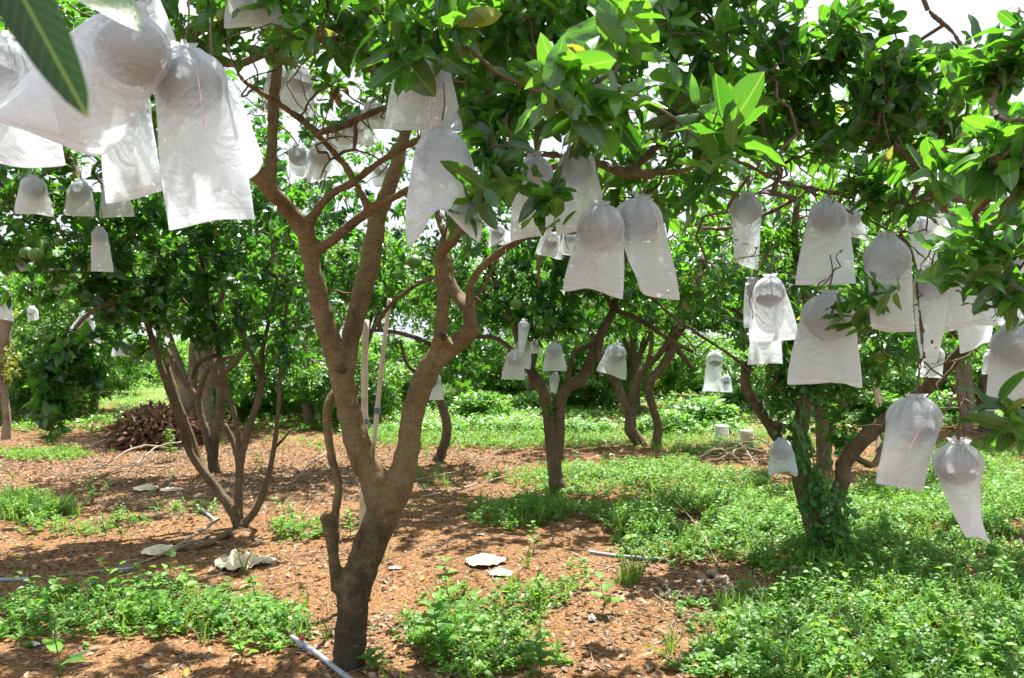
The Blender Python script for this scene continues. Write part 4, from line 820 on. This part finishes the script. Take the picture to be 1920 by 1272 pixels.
# green patches, given where they are seen (cx, cy, rx, ry, density)
PATCH = [(1750,1230,420,130,1.3),(1500,1160,230,60,.85),(1800,1090,260,110,1.2),(1400,1010,260,60,1.15),(1620,960,330,60,1.1),(1850,900,220,80,1),(1180,940,280,50,.95),(960,975,110,32,.9),
 (1250,890,260,26,.9),(1000,900,110,14,.5),(935,1190,175,80,1.0),(1020,1120,80,30,.6),(860,1240,150,60,.7),(1080,1085,50,26,.5),(300,1150,290,55,1.1),(480,1190,110,45,.9),(60,1170,110,50,.7),
 (40,955,80,30,1),(130,985,110,22,.5),(300,975,120,30,.45),(80,858,100,14,1.1),(560,1000,60,30,.45),(1500,1260,260,60,1.1),(1250,830,420,30,.8),(900,815,240,34,.95),(640,830,150,20,.5),(490,862,60,14,.6),(1130,1240,90,30,.25),(1250,1130,60,30,.3),(1600,1060,180,50,1)]
BARE = [(455,1055,75,28,1.4),(912,1068,60,26,1.3),(300,1035,45,20,1.2),(600,1235,55,26,1.2),(1760,1000,60,14,.6),(1560,1170,70,20,.5),(1700,880,60,12,.5),(1480,940,70,10,.6),(1690,1060,50,10,.6),(1300,985,45,14,1.2),(1290,1100,110,34,.55),(1150,1180,120,70,.7),(640,1130,70,90,.4),(830,1060,190,60,.5),(1120,860,160,14,.3),(1395,870,90,16,.8),(1330,1090,60,18,.7)]
def dens(x, y):
    px, py = to_px(x, y); v = np.full_like(px, .07)
    for cx, cy_, rx, ry, a in PATCH: v += a * np.clip(1.35 - ((px - cx) / rx) ** 2 - ((py - cy_) / ry) ** 2, 0, 1)
    for cx, cy_, rx, ry, a in BARE: v -= a * 1.3 * np.clip(1.2 - ((px - cx) / rx) ** 2 - ((py - cy_) / ry) ** 2, 0, 1)
    n = .6 * fbm(x * 2.2, y * 2.2, 21) + .4 * fbm(x * 8, y * 8, 23, 2) ; far = np.clip((y - 11.5) / 3, 0, 1) * .8
    side = np.where((px > 1950), .9, 0) + np.where((px < -30), .35, 0)
    return np.clip(np.maximum(v, np.maximum(far, side)) * 1.2 - np.clip(.74 - n, 0, 1) * 2.3, 0, 1.2)
def frustum_pts(n, y0, y1, pw=1.0, wide=.78):
    y = y0 + (y1 - y0) * rng.uniform(0, 1, n) ** pw; x = rng.uniform(-1, 1, n) * (y * wide + .7); return x, y
def gz(x, y): return ground_z(x, y) * np.clip(1.2 - (y - 14) / 40, .2, 1)
def herb_layer(name, n, y0, y1, size, h, nl, mat, keep=1.0, T=T_MID, pw=1.0):
    x, y = frustum_pts(n, y0, y1, pw); dn = dens(x, y); m = rng.uniform(0, 1, n) < dn * keep; x = x[m]; y = y[m]; dn = dn[m]; k = len(x)
    hh = h * (.35 + .9 * fbm(x * 3, y * 3, 44)) * (.5 + .6 * np.clip(dn, 0, 1)) * rng.uniform(.4, 1.25, k); z = gz(x, y)
    base = np.stack([x, y, z + hh * .25], -1); top = base.copy(); top[:, 2] = z + hh; top[:, :2] += rng.normal(0, .25, (k, 2)) * hh[:, None]
    ang = rng.uniform(0, 6.3, k)[:, None] + np.arange(nl)[None] * 2.399
    f = np.linspace(.35, 1, nl)[None]; pos = base[:, None] + (top - base)[:, None] * f[..., None]
    dr = np.stack([np.cos(ang), np.sin(ang), rng.uniform(-.1, .7, ang.shape)], -1)
    sz = size * rng.uniform(.6, 1.25, ang.shape) * (1.1 - .3 * f)
    up = np.tile([[0, 0, 1.]], (k * nl, 1)) + rng.normal(0, .25, (k * nl, 3))
    V, Q, U = place(T, pos.reshape(-1, 3), dr.reshape(-1, 3), up, sz.reshape(-1))
    o = link(name, mesh_np(name, V, Q, None, mat, U)); return o
T_H = [leaf_template(3, .34, .2, .2, tip=.9), leaf_template(3, .3, .1, .1)]
T_H2 = [(np.array([[0, 0, 0], [.5, -.3, .05], [1, 0, -.05], [.5, .3, .05]]), np.array([[0, 1, 2, 3]]), np.zeros((4, 2)))]
o1 = herb_layer('ground_cover', 27000, 2.6, 6.2, .029, .09, 9, M_herb, T=T_H); tag(o1, 'low leafy green herbs carpeting the near soil in uneven patches', 'ground cover', kind='stuff')
o2 = herb_layer('ground_cover', 62000, 6.0, 13.5, .04, .13, 7, M_herb, T=T_H2); tag(o2, 'green herb carpet under the middle trees', 'ground cover', kind='stuff')
o3 = herb_layer('ground_cover', 60000, 12.5, 34, .075, .22, 7, M_leaf_far, T=T_H2, pw=1.3); tag(o3, 'sunlit yellow-green weeds between the far rows', 'ground cover', kind='stuff')
o4 = herb_layer('ground_cover', 9000, 2.7, 9, .06, .24, 8, M_herb, keep=.13, T=[leaf_template(4, .3, .3, .25, tip=.8)]); tag(o4, 'taller broad-leaved weeds standing up among the low herbs', 'ground cover', kind='stuff')
o5 = herb_layer('ground_cover', 16000, 2.8, 10, .03, .14, 7, M_ivy, keep=.5, T=T_H2); tag(o5, 'fine dark creeping weeds mixed into the low herbs', 'ground cover', kind='stuff')
# grass blades
TB = [(np.array([[0, -.035, 0], [0, .035, 0], [.5, .03, .0], [.5, -.03, 0], [1, 0, -.25], [1, .002, -.25]]), np.array([[0, 1, 2, 3], [3, 2, 5, 4]]), np.zeros((6, 2)))]
x, y = frustum_pts(14000, 2.8, 12); dn = dens(x, y); m = (rng.uniform(0, 1, len(x)) < dn * .3 + .008); x = x[m]; y = y[m]
gxx = [x]; gyy = [y]
for cx, cy_, n, s in [(60,965,60,.16),(25,945,40,.15),(110,960,30,.13),(1180,1085,14,.05),(800,900,14,.2)]:
    c = GP(cx, cy_); gxx.append(c[0] + rng.normal(0, s, n)); gyy.append(c[1] + rng.normal(0, s, n))
x = np.concatenate(gxx); y = np.concatenate(gyy); k = len(x); nb = 6
dr = np.stack([rng.normal(0, .35, (k, nb)), rng.normal(0, .35, (k, nb)), np.ones((k, nb))], -1).reshape(-1, 3)
pos = np.repeat(np.stack([x, y, gz(x, y)], -1), nb, 0) + rng.normal(0, .012, (k * nb, 3)) * [1, 1, 0]
V, Q, U = place(TB, pos, dr, rng.normal(0, 1, (k * nb, 3)), rng.uniform(.07, .2, k * nb)); tag(link('grass', mesh_np('grass', V, Q, None, M_grass, U)), 'scattered thin grass blades among the herbs', 'grass', kind='stuff')
# dead leaves, chips and thin sticks
def litter(name, n, y0, y1, s0, s1, mat, label, cat, T, thin=None, bias=None, pw=1.0):
    x, y = frustum_pts(n, y0, y1, pw); dn = dens(x, y); m = rng.uniform(0, 1, n) > np.clip(dn, 0, .8)
    if bias is not None: m &= rng.uniform(0, 1, n) < bias(x, y)
    x = x[m]; y = y[m]; k = len(x); a = rng.uniform(0, 6.3, k)
    dr = np.stack([np.cos(a), np.sin(a), rng.normal(0, .18, k)], -1); up = rng.normal(0, .35, (k, 3)) + [0, 0, 1]
    sz = rng.uniform(s0, s1, k); z = gz(x, y) + sz * .10 * rng.uniform(.2, 1.2, k) + .002
    V, Q, U = place(T, np.stack([x, y, z], -1), dr, up, sz); tag(link(name, mesh_np(name, V, Q, None, mat, U)), label, cat, kind='stuff')
def bl(x, y):
    px, py = to_px(x, y); return np.clip(.22 + .9 * np.clip(1.2 - ((px - 250) / 520) ** 2 - ((py - 900) / 75) ** 2, 0, 1) + .8 * np.clip(1.2 - ((px - 760) / 240) ** 2 - ((py - 870) / 40) ** 2, 0, 1) + .7 * np.clip(1.2 - ((px - 1290) / 150) ** 2 - ((py - 1110) / 40) ** 2, 0, 1) + np.clip(fbm(x * 1.5, y * 1.5, 70) - .5, 0, 1) * 1.4, 0, 1)
TD = [leaf_template(3, .26, .9, -.2), leaf_template(3, .3, -.8, .2), leaf_template(3, .25, .5, .5)]
litter('leaf_litter', 110000, 2.9, 14, .02, .06, M_dead, 'brown dead leaves littering the reddish soil', 'leaf litter', TD, bias=bl)
TC_ = [(np.array([[0, -.3, 0], [0, .3, .0], [1, .35, .12], [1, -.25, .05], [.5, 0, .35]]), np.array([[0, 3, 4, 4], [3, 2, 4, 4]])[:0], np.zeros((5, 2)))]
TC_ = [(np.array([[0, -.28, 0], [.9, -.35, .1], [1, .3, .25], [.1, .35, .15]]), np.array([[0, 1, 2, 3]]), np.zeros((4, 2)))]
litter('soil_chips', 90000, 2.7, 8, .005, .013, M_chip, 'tan husk chips and crumbs of soil over the bare ground', 'soil chips', TC_, pw=1.2)
n = 7000; x, y = frustum_pts(n, 2.8, 13); bi = bl(x, y); m = rng.uniform(0, 1, n) < bi; x = x[m]; y = y[m]; g = Geo()
for k in range(len(x)):
    a = rng.uniform(0, 6.3); l = rng.uniform(.06, .4); d = np.array([math.cos(a), math.sin(a), 0]); z = gz(x[k:k+1], y[k:k+1])[0] + .006
    p0 = np.array([x[k], y[k], z]); q = np.array([p0, p0 + d * l * .5 + rng.normal(0, .02, 3) * [1, 1, .3] + [0, 0, .008], p0 + d * l + [0, 0, rng.uniform(0, .03)]]); tube(g, q, np.array([1, .8, .4]) * rng.uniform(.0012, .004), 4, 0, False)
tag(link('stick_litter', g.mesh('stick_litter', M_dry)), 'thin dry sticks scattered over the leaf litter', 'sticks', kind='stuff')

# fallen branches one by one
def on_ground(px, py, h=.0): p = GP(px, py); p[2] = ground_z(p[0:1], p[1:2])[0] + h; return p
def fallen(label, pts, r, fork=True, mat=M_dry):
    p = np.array([on_ground(a, b, h) for a, b, h in pts]); o = tag(empty('fallen_branch', p[0]), label, 'branch', 'fallen branches on the orchard floor')
    g = Geo(); q, rr = spline(p, np.linspace(r, r * .4, len(p)), 6, .5); q[:, 2] += r * .7; tube(g, q, rr, 8, .06)
    if fork:
        for k in range(3):
            i = int(len(q) * rng.uniform(.25, .9)); a = rng.uniform(0, 6.3); l = rng.uniform(.12, .3); s = np.array([q[i], q[i] + [math.cos(a) * l * .5, math.sin(a) * l * .5, .03], q[i] + [math.cos(a) * l, math.sin(a) * l, .02]])
            tube(g, s, np.array([.5, .4, .2]) * r, 6)
    link('wood', g.mesh('wood', mat, p[0]), o)
fallen('long forked stick lying left of the slender-stemmed tree base', [(410,1000,.1),(330,1035,.02),(240,1062,0),(110,1078,0)], .014)
fallen('low dead branch fanned out beyond the slender-stemmed tree', [(330,860,.1),(260,872,.2),(180,895,.08),(90,905,0)], .014)
fallen('dead branch arching beside the thick-limbed left tree', [(340,872,.25),(290,880,.22),(230,905,.05),(190,915,0)], .012)
fallen('thin dead branch beneath the arching one', [(320,885,.05),(250,890,.1),(160,880,.05)], .010)
fallen('bent dry branch between the left trees and the foreground trunk', [(612,865,.1),(580,885,.08),(548,905,0)], .012)
fallen('slim dead branch right of the foreground fork', [(760,905,0),(850,900,.1),(905,880,.12),(985,850,.2)], .010)
fallen('dark dead branch lying right behind the foreground fork', [(790,930,0),(860,925,.03),(930,905,.05),(1010,890,.02)], .012)
fallen('thin pale stick on the soil right of the centre', [(1075,1038,0),(1120,1060,.02),(1175,1068,.01)], .006)
fallen('long pale forked twig lying in front of the log pieces', [(1105,1075,0),(1180,1060,.03),(1250,1075,.04),(1330,1085,0)], .006)
fallen('thin pale curved twig beside the yellow-green tuft', [(1310,1080,0),(1345,1105,.03),(1420,1120,.02)], .006)
fallen('slanting twig standing out of the green herbs', [(1345,1060,.02),(1310,1020,.12),(1265,985,.2)], .005, False)
for lab, a, b, r in [('short cut log standing out among chips, left one of the pile',(1248,1090),(1256,1128),.017),('short pale cut log in the middle of the pile',(1318,1082),(1308,1118),.020),
   ('longest mossy log slanting through the pile at the right',(1330,1076),(1385,1112),.026),('split log end at the right of the pile',(1355,1105),(1378,1128),.016),('dark rotten log under the creeper-covered tree',(1470,1075),(1590,1092),.03)]:
    fallen(lab, [(a[0], a[1], 0), ((a[0] + b[0]) / 2, (a[1] + b[1]) / 2, .01), (b[0], b[1], .005)], r, False, M_dry if 'dark' not in lab else M_bark2)
for k, (a, b, lab) in enumerate([((1325,862),(1440,872),'uppermost long branch of the brush heap below the buckets'),((1310,856),(1430,848),'branch at the back of the brush heap below the buckets'),((1340,872),(1450,862),'middle branch of the brush heap below the buckets'),
   ((1300,868),(1400,880),'front branch of the brush heap below the buckets'),((1350,850),(1420,882),'branch lying across the brush heap below the buckets'),((1380,846),(1470,880),'branch poking right from the brush heap below the buckets')]):
    fallen(lab, [(a[0], a[1], .03), ((a[0] + b[0]) / 2, (a[1] + b[1]) / 2, .1 + .03 * k), (b[0], b[1], .03)], .013, True, M_dry)
# heap of dry brown fronds behind the left trees
c = GP(285, 838); c[1] += .2; n = 3000; v = nrm(rng.normal(0, 1, (n, 3))) * (rng.uniform(.3, 1, n) ** .4)[:, None]; v[:, 2] = np.abs(v[:, 2]); p = v * [.62, .6, .55] ; dr = v * [1, 1, .4] + rng.normal(0, .5, (n, 3)); dr[:, 2] -= .5
V, Q, U = place([leaf_template(3, .16, .6, .3), leaf_template(3, .2, .9, -.2)], p, dr, rng.normal(0, 1, (n, 3)), rng.uniform(.08, .18, n))
tag(link('dry_leaf_heap', mesh_np('dry_leaf_heap', V, Q, None, M_dead_red, U), None, c), 'knee-high heap of reddish-brown dried leaves behind the left stems', 'leaf heap')

# pipes
def pipe(name, label, pts, r, mat=M_pvc, cat='pipe'):
    p = np.array([on_ground(a, b, r + h) for a, b, h in pts]); o = tag(empty(name, p[0]), label, cat, 'irrigation pipes on the ground'); g = Geo(); q, rr = spline(p, np.full(len(p), r), 5)
    tube(g, q, rr, 16, 0, False); n = nrm(q[0] - q[1])
    tube(g, np.array([q[0], q[1]]), np.array([r * .8, r * .8]), 16, 0, False)
    a = np.arange(16) / 16 * 6.2832; link('tube', g.mesh('tube', mat, p[0]), o); return o, p
po, pp = pipe('valve_pipe', 'grey plastic pipe with a red valve handle at the foot of the foreground trunk', [(546,1211,.02),(590,1236,.01),(645,1275,0),(690,1310,0)], .0125)
d = nrm(pp[1] - pp[0]); vc = pp[0] + d * .11
g = Geo(); t = np.array([-.035, -.03, -.018, -.012, .012, .018, .03, .035]); r = np.array([.0155, .0175, .0175, .02, .02, .0175, .0175, .0155]); tube(g, vc + d * t[:, None], r, 18)
vb = link('valve_body', g.mesh('valve_body', M_pvc, pp[0]), po)
g = Geo(); tube(g, np.array([vc + [0, 0, .015], vc + [0, 0, .036]]), np.array([.007, .006]), 10)
s = np.cross(d, [0, 0, 1.]); h0 = vc + np.array([0, 0, .038]); tt = np.linspace(-.4, 1, 9)
hp = h0 + (d * .03 + s * .028)[None] * tt[:, None] + np.array([0, 0, 1.])[None] * (.006 * tt[:, None] ** 2)
tube(g, hp, np.array([.004, .008, .010, .009, .007, .0065, .0075, .008, .005]), 10); link('valve_handle', g.mesh('valve_handle', M_red, pp[0]), po)
pipe('ground_pipe', 'short grey pipe end at the left edge of the bare soil', [(-30,1090,0),(20,1087,0),(55,1086,0)], .012)
pipe('ground_pipe', 'pale grey pipe piece at the end of the long forked stick', [(207,1072,.01),(252,1069,.01)], .010)
pipe('ground_pipe', 'white pipe piece slanting towards the slender-stemmed tree base', [(369,953,.02),(404,982,.01)], .013)
pipe('ground_pipe', 'long dark grey pipe lying on bare soil right of the centre', [(1102,1036,0),(1160,1041,0),(1245,1048,0)], .013)
pipe('ground_pipe', 'dark hose curving below the brush heap', [(1360,862,0),(1410,866,.01),(1455,876,0)], .012, M_bark3)
pipe('ground_pipe', 'dark pipe end at the foot of the creeper-covered tree', [(1470,1068,0),(1530,1076,0)], .015)
# crumpled rags
def rag(px, py, w, d, h, label, seed, mat=M_rag, name='plastic_rag'):
    c = on_ground(px, py); n = 46; u, v = np.meshgrid(np.linspace(-1, 1, n), np.linspace(-1, 1, n)); rad = np.sqrt(u * u + v * v); a = np.arctan2(v, u)
    edge = .72 + .34 * fbm(np.cos(a) * 1.3 + seed, np.sin(a) * 1.8 + seed, seed); f = np.maximum(np.abs(u), np.abs(v)) / np.maximum(rad, 1e-6) * edge
    x = u * f * w / 2; y = v * f * d / 2
    ridge = np.abs(fbm(u * 1.7 + seed, v * 2.6, seed + 3, 3) - .5) * 2.6; z = h * np.clip(1 - ridge, 0, 1) ** 1.5 * np.clip(1.1 - rad * .75, 0.05, 1) + h * .15 * (fbm(u * 8, v * 8, seed + 9, 3)) * np.clip(1.2 - rad, .1, 1)
    x += (fbm(u * 4, v * 4, seed + 5) - .5) * w * .1; y += (fbm(u * 4, v * 4, seed + 6) - .5) * d * .1
    i, j = np.meshgrid(np.arange(n - 1), np.arange(n - 1), indexing='ij'); k = i * n + j
    V = np.stack([x, y, z + .006], -1).reshape(-1, 3); o = link(name, mesh_np(name, V, np.stack([k, k + 1, k + n + 1, k + n], -1).reshape(-1, 4), None, mat), None, c)
    m = o.modifiers.new('thick', 'SOLIDIFY'); m.thickness = .002; m.offset = 1; tag(o, label, 'rag' if mat is M_rag else 'litter', 'discarded rags' if mat is M_rag else None)
rag(448,1062,.34,.32,.11,'large crumpled cream rag on the bare soil left of the foreground trunk',3)
rag(500,1056,.16,.14,.04,'small tail of thin cloth beside the large crumpled cream rag',8)
rag(300,1036,.26,.26,.05,'flat cream rag partly under the forked stick at the left',5)
rag(908,1062,.28,.26,.05,'folded whitish rag right of the foreground trunk',11)
rag(938,1084,.18,.14,.03,'torn whitish scrap just below the folded rag',13)
rag(275,917,.3,.3,.04,'pale flattened rag in the leaf litter beyond the slender-stemmed tree',17)
rag(322,919,.24,.2,.03,'thin white rag strip right of the pale flattened one',19)
rag(333,1172,.09,.08,.04,'small blue wrapper lying in the herb patch at the lower left',23,M_bluefoil,'plastic_wrapper')
rag(1110,1165,.045,.04,.035,'tiny white crumpled paper ball on the bare soil',29,M_paper,'paper_ball')
rag(60,1215,.08,.05,.02,'white paper scrap at the lower left among herbs',31,M_paper,'paper_scrap')
rag(740,1070,.09,.04,.015,'white paper sliver on sunlit soil right of the trunk',37,M_paper,'paper_scrap')
rag(900,1008,.07,.03,.01,'small white paper strip beyond the folded rag',41,M_paper,'paper_scrap')
rag(1120,774,.35,.5,.06,'pale plastic litter far back beside the small forked tree',43,M_paper,'plastic_litter')
# upturned buckets
def bucket(px, py, w, label, paint):
    c = on_ground(px, py); d = c[1]; R0 = w / 2 * d / F; Hh = R0 * 2.15; o = tag(empty('bucket', c, R(15)), label, 'bucket', 'upturned white buckets')
    prof = [(R0, 0), (R0 * 1.04, 0), (R0 * 1.04, .012), (R0, .014), (R0 * .97, Hh * .2), (R0 * .99, Hh * .2 + .004), (R0 * .96, Hh * .2 + .01), (R0 * .86, Hh - .01), (R0 * .84, Hh - .003), (R0 * .80, Hh), (R0 * .78, Hh - .006), (R0 * .3, Hh - .008), (0.001, Hh - .008)]
    g = Geo(); q = np.array([[0, 0, z] for r, z in prof]); a = np.arange(32) / 32 * 6.2832
    V = np.array([[r * math.cos(t), r * math.sin(t), z] for r, z in prof for t in a]); i, j = np.meshgrid(np.arange(len(prof) - 1), np.arange(32), indexing='ij'); k = i * 32 + j; l = i * 32 + (j + 1) % 32
    g.add(V, np.stack([k, l, l + 32, k + 32], -1).reshape(-1, 4)); link('shell', g.mesh('shell', M_white), o)
    if paint:
        a = np.linspace(R(-150), R(-60), 12); V = np.array([[r * math.cos(t), r * math.sin(t), z] for r, z in ((R0 * .965 + .002, Hh * .26), (R0 * .885 + .004, Hh * .82)) for t in a]); k = np.arange(11)
        g = Geo(); g.add(V, np.stack([k, k + 1, k + 13, k + 12], -1)); link('label_patch', g.mesh('label_patch', M_paint), o)
    g = Geo(); a = np.linspace(0, math.pi, 16); q = np.stack([np.cos(a) * R0 * 1.05, -np.sin(a) * R0 * .25 - R0 * .95 * np.sin(a), .02 + .01 * np.sin(a)], -1); tube(g, q, np.full(16, .003), 6); link('handle', g.mesh('handle', M_pvc), o)
bucket(1353,829,29,'left one of two upturned white buckets, plain and streaked with dirt',False)
bucket(1400,836,29,'right one of two upturned white buckets, with a yellow patch on its side',True)

# creeper on the right-hand trunk
g = Geo(); base = on_ground(1565,1030) ; o = tag(empty('creeper', base), 'green creeper twining up the reddish forked trunk at the right', 'creeper')
ps = []
for rows in ([(1590,1035,dG-.15),(1560,990,dG-.2),(1535,940,dG-.15),(1510,890,dG-.1),(1490,840,dG-.1),(1480,790,dG-.1)],[(1555,1040,dG-.2),(1575,980,dG-.2),(1545,920,dG-.2),(1525,860,dG-.15),(1510,800,dG-.12),(1505,720,dG-.1)],[(1600,1035,dG-.2),(1585,1000,dG-.25),(1590,960,dG-.25),(1570,930,dG-.22),(1550,960,dG-.25)],[(1500,1030,dG-.1),(1530,1000,dG-.2),(1512,950,dG-.1),(1530,900,dG-.2),(1500,870,dG-.15)]):
    p = np.array([P(*q) for q in rows]); p[0][2] = 0.01; q, rr = spline(p, np.full(len(p), .005), 8, 1.5); tube(g, q, rr, 6); ps.append(q)
p = np.array([P(*q) for q in [(1565,1010,dG-.2),(1545,950,dG-.18),(1520,880,dG-.2),(1500,830,dG-.2),(1490,780,dG-.1)]]); q, rr = spline(p, [.016, .015, .013, .011, .009], 8); tube(g, q, rr, 8)
link('vine_stem', g.mesh('vine_stem', M_ivy, base), o); ps.append(q)
ps = np.concatenate(ps); n = 480; i = rng.integers(0, len(ps), n); pos = ps[i] + rng.normal(0, .035, (n, 3)); dr = rng.normal(0, 1, (n, 3)) + [0, -.5, -.5]
V, Q, U = place([leaf_template(4, .42, .2, .2, tip=.6)], pos, dr, rng.normal(0, .4, (n, 3)) + [0, -.8, .7], rng.uniform(.025, .065, n)); link('vine_leaves', mesh_np('vine_leaves', V - base, Q, None, M_ivy, U), o)

# knee-high weed clumps between the middle and far trees
def weed(label, k, x, y, r, h):
    global weed0
    n = 420; v = nrm(rng.normal(0, 1, (n, 3))) * (rng.uniform(.2, 1, n) ** .4)[:, None]; v[:, 2] = np.abs(v[:, 2]); tips = v * [1, 1, 1]
    g = Geo()
    for t in tips[::9]: tube(g, np.array([[0, 0, 0], t * [.5, .5, .6], t]), np.array([.012, .009, .004]), 4, 0, False)
    V, Q, U = place(T_FAR, *shoot_leaves(tips, v + [0, 0, .5], 7, .2, spread=.3)); o = tag(empty('weed_bush', (x, y, 0)), label, 'bush', 'weed bushes between the rows')
    link('foliage', crown_mesh((V, Q, U), g, np.zeros(3), M_leaf_far), o); o.scale = (r, r, h); return o
W0 = None
for k, (px, py, r, h) in enumerate([(900,790,.7,.6),(1000,775,.6,.5),(1080,760,.9,.7),(820,770,.5,.5),(1310,800,.9,.55),(1250,810,.6,.4),(1400,770,.8,.6),(560,765,.7,.6),(480,780,.5,.5),(210,730,.9,.8),(130,760,.7,.5),(430,760,.7,.7),(1480,770,.7,.6),(1620,780,.9,.6),(1750,790,.8,.6),(700,770,.8,.5),(1140,740,1.2,1.0),(960,735,1.2,1.0),(1340,735,1.2,1.0),(60,750,.8,.6)]):
    c = GP(px, py)
    if W0 is None: o = W0 = weed('x', k, 0, 0, 1, 1)
    else: o = copy_tree(W0)
    o.location = (c[0], c[1], gz(c[0:1], c[1:2])[0] - .02); o.scale = (r, r, h); o.rotation_euler.z = k * 1.9
    tag(o, 'bright green leafy weed bush on the ground between the middle and far trees', 'bush', 'weed bushes between the rows')
# taller seedlings
def seedling(px, py, h, nl, ls, label, d=None, lean=0.0):
    c = on_ground(px, py) if d is None else d; o = tag(empty('seedling', c), label, 'seedling', 'seedlings on the orchard floor'); g = Geo(); t = np.linspace(0, 1, 7)
    q = np.stack([lean * t ** 2 * h + .01 * np.sin(t * 6), .01 * np.cos(t * 5), h * t], -1); tube(g, q, .0035 * (1 - .6 * t), 6); link('stem', g.mesh('stem', M_herb), o)
    k = np.arange(nl); f = .25 + .75 * k / nl; a = k * 2.4; pos = np.stack([np.interp(f, t, q[:, 0]), np.interp(f, t, q[:, 1]), f * h], -1); dr = np.stack([np.cos(a), np.sin(a), .45 + 0 * a], -1)
    V, Q, U = place([leaf_template(6, .3, .25, .25)], pos, dr, np.tile([[0, 0, 1.]], (nl, 1)), ls * (1.1 - .5 * f)); link('foliage', mesh_np('foliage', V, Q, None, M_herb, U), o)
for s in [(838,1165,.36,13,.09,'tall thin seedling with small leaves right of the foreground trunk'),(818,1235,.3,12,.13,'broad-leaved seedling nearest the foot of the foreground trunk'),(700,1262,.1,9,.09,'short seedling touching the foreground trunk base at its right'),
   (1010,1272,.2,14,.10,'leafy seedling at the bottom edge right of the centre'),(1130,1150,.22,7,.12,'seedling with few drooping leaves on the bare soil patch'),(195,1010,.22,9,.05,'thin bare-stemmed seedling left of the flat cream rag'),(225,1012,.18,10,.07,'pale bushy seedling beside the flat cream rag'),
   (108,1290,.30,4,.12,'seedling stem at the lower left corner with one broad lit leaf',),(450,1250,.16,9,.08,'yellowish seedling left of the valve pipe'),(530,1010,.16,12,.08,'seedling near the slender-stemmed tree base'),(545,985,.2,14,.07,'light green seedling left of the bamboo props'),
   (655,1012,.22,16,.09,'leafy seedling at the foot of the bamboo props'),(1000,1040,.22,12,.07,'seedling at the edge of the green strip right of the centre'),(170,945,.26,14,.1,'seedling in the leaf litter at the left'),(318,868,.4,24,.12,'feathery light green weed in front of the dried leaf heap'),(1440,1085,.2,12,.08,'seedling beside the longest mossy log'),(1060,770,.5,26,.13,'dark leafy sprout at the centre fork tree')]:
    seedling(*s)
# single fallen green leaves
for px, py, a, s, lab in [(1205,1235,.1,.07,'pale yellowing leaf lying on bare soil, left one of two'),(1235,1252,-.4,.08,'pale yellowing leaf lying on bare soil, right one of two'),(120,1258,.9,.11,'single bright green leaf near the lower left corner'),(745,1165,.3,.09,'curled grey-brown leaf right of the trunk base')]:
    c = on_ground(px, py, .015); V, Q, U = place([leaf_template(8, .22, .4, -.15)], np.zeros((1, 3)), np.array([[math.cos(a), math.sin(a), .1]]), np.array([[0, 0, 1.]]), np.array([s]))
    tag(link('fallen_leaf', mesh_np('fallen_leaf', V, Q, None, M_dead if 'grey' in lab else (M_leaf if 'bright' in lab else M_yellow), U), None, c), lab, 'leaf', 'single fallen leaves')
# blurred leaves right in front of the lens
def near_leaf(a, b, wid, label, mat, droop, up, tpl=None):
    A = P(*a); Bp = P(*b); l = np.linalg.norm(Bp - A); T0 = leaf_template(12, wid, .25, droop, tip=.72, wave=.05)
    V, Q, U = place([T0], np.zeros((1, 3)), (Bp - A)[None], np.array([up], float), np.array([l]))
    o = tag(empty('hanging_leaf', A), label, 'leaf'); lf = link('blade', mesh_np('blade', V, Q, None, mat, U), o)
    g = Geo(); d = nrm(A - Bp); q, rr = spline([[0, 0, 0], d * .02, d * .05 + [0, 0, .02]], [.0014, .0016, .002], 4); tube(g, q, rr, 6); link('leaf_stalk', g.mesh('leaf_stalk', M_twig), o)
M_leaf_dark = leaf_mat('leaf_close', [(.012, .04, .01), (.012, .04, .01)], ((.03, .11, .01), (.03, .11, .01)), tf=.3, veins=True, spec=.4)  # darkened leaf material: the close leaf's shade is put into its colour
near_leaf((-30,-140,.5),(155,205,.48),.13,'big dark blurred leaf in front of the lens at the upper left corner',M_leaf_dark,.06,(.2,-1,.25))
near_leaf((90,-50,.75),(262,34,.72),.25,'pale blurred leaf at the top edge beside the big dark one',M_leaf,.1,(.1,-.6,1))
# dry shrivelled leaf bunches high at the right
for px, py, d, s, lab in [(1818,250,2.5,.09,'bunch of shrivelled brown leaves high at the right'),(1775,350,2.5,.08,'lower bunch of shrivelled brown leaves beside the bare pomelo'),(633,165,3.2,.06,'small shrivelled orange-brown leaf bunch above the left fork')]:
    c = P(px, py, d); n = 9; V, Q, U = place(TD, rng.normal(0, s * .25, (n, 3)), rng.normal(0, .5, (n, 3)) + [0, 0, -1], rng.normal(0, 1, (n, 3)), rng.uniform(.6, 1.1, n) * s)
    tag(link('shrivelled_leaves', mesh_np('shrivelled_leaves', V, Q, None, M_dead, U), None, c), lab, 'leaves', 'dry shrivelled leaves in the branches')
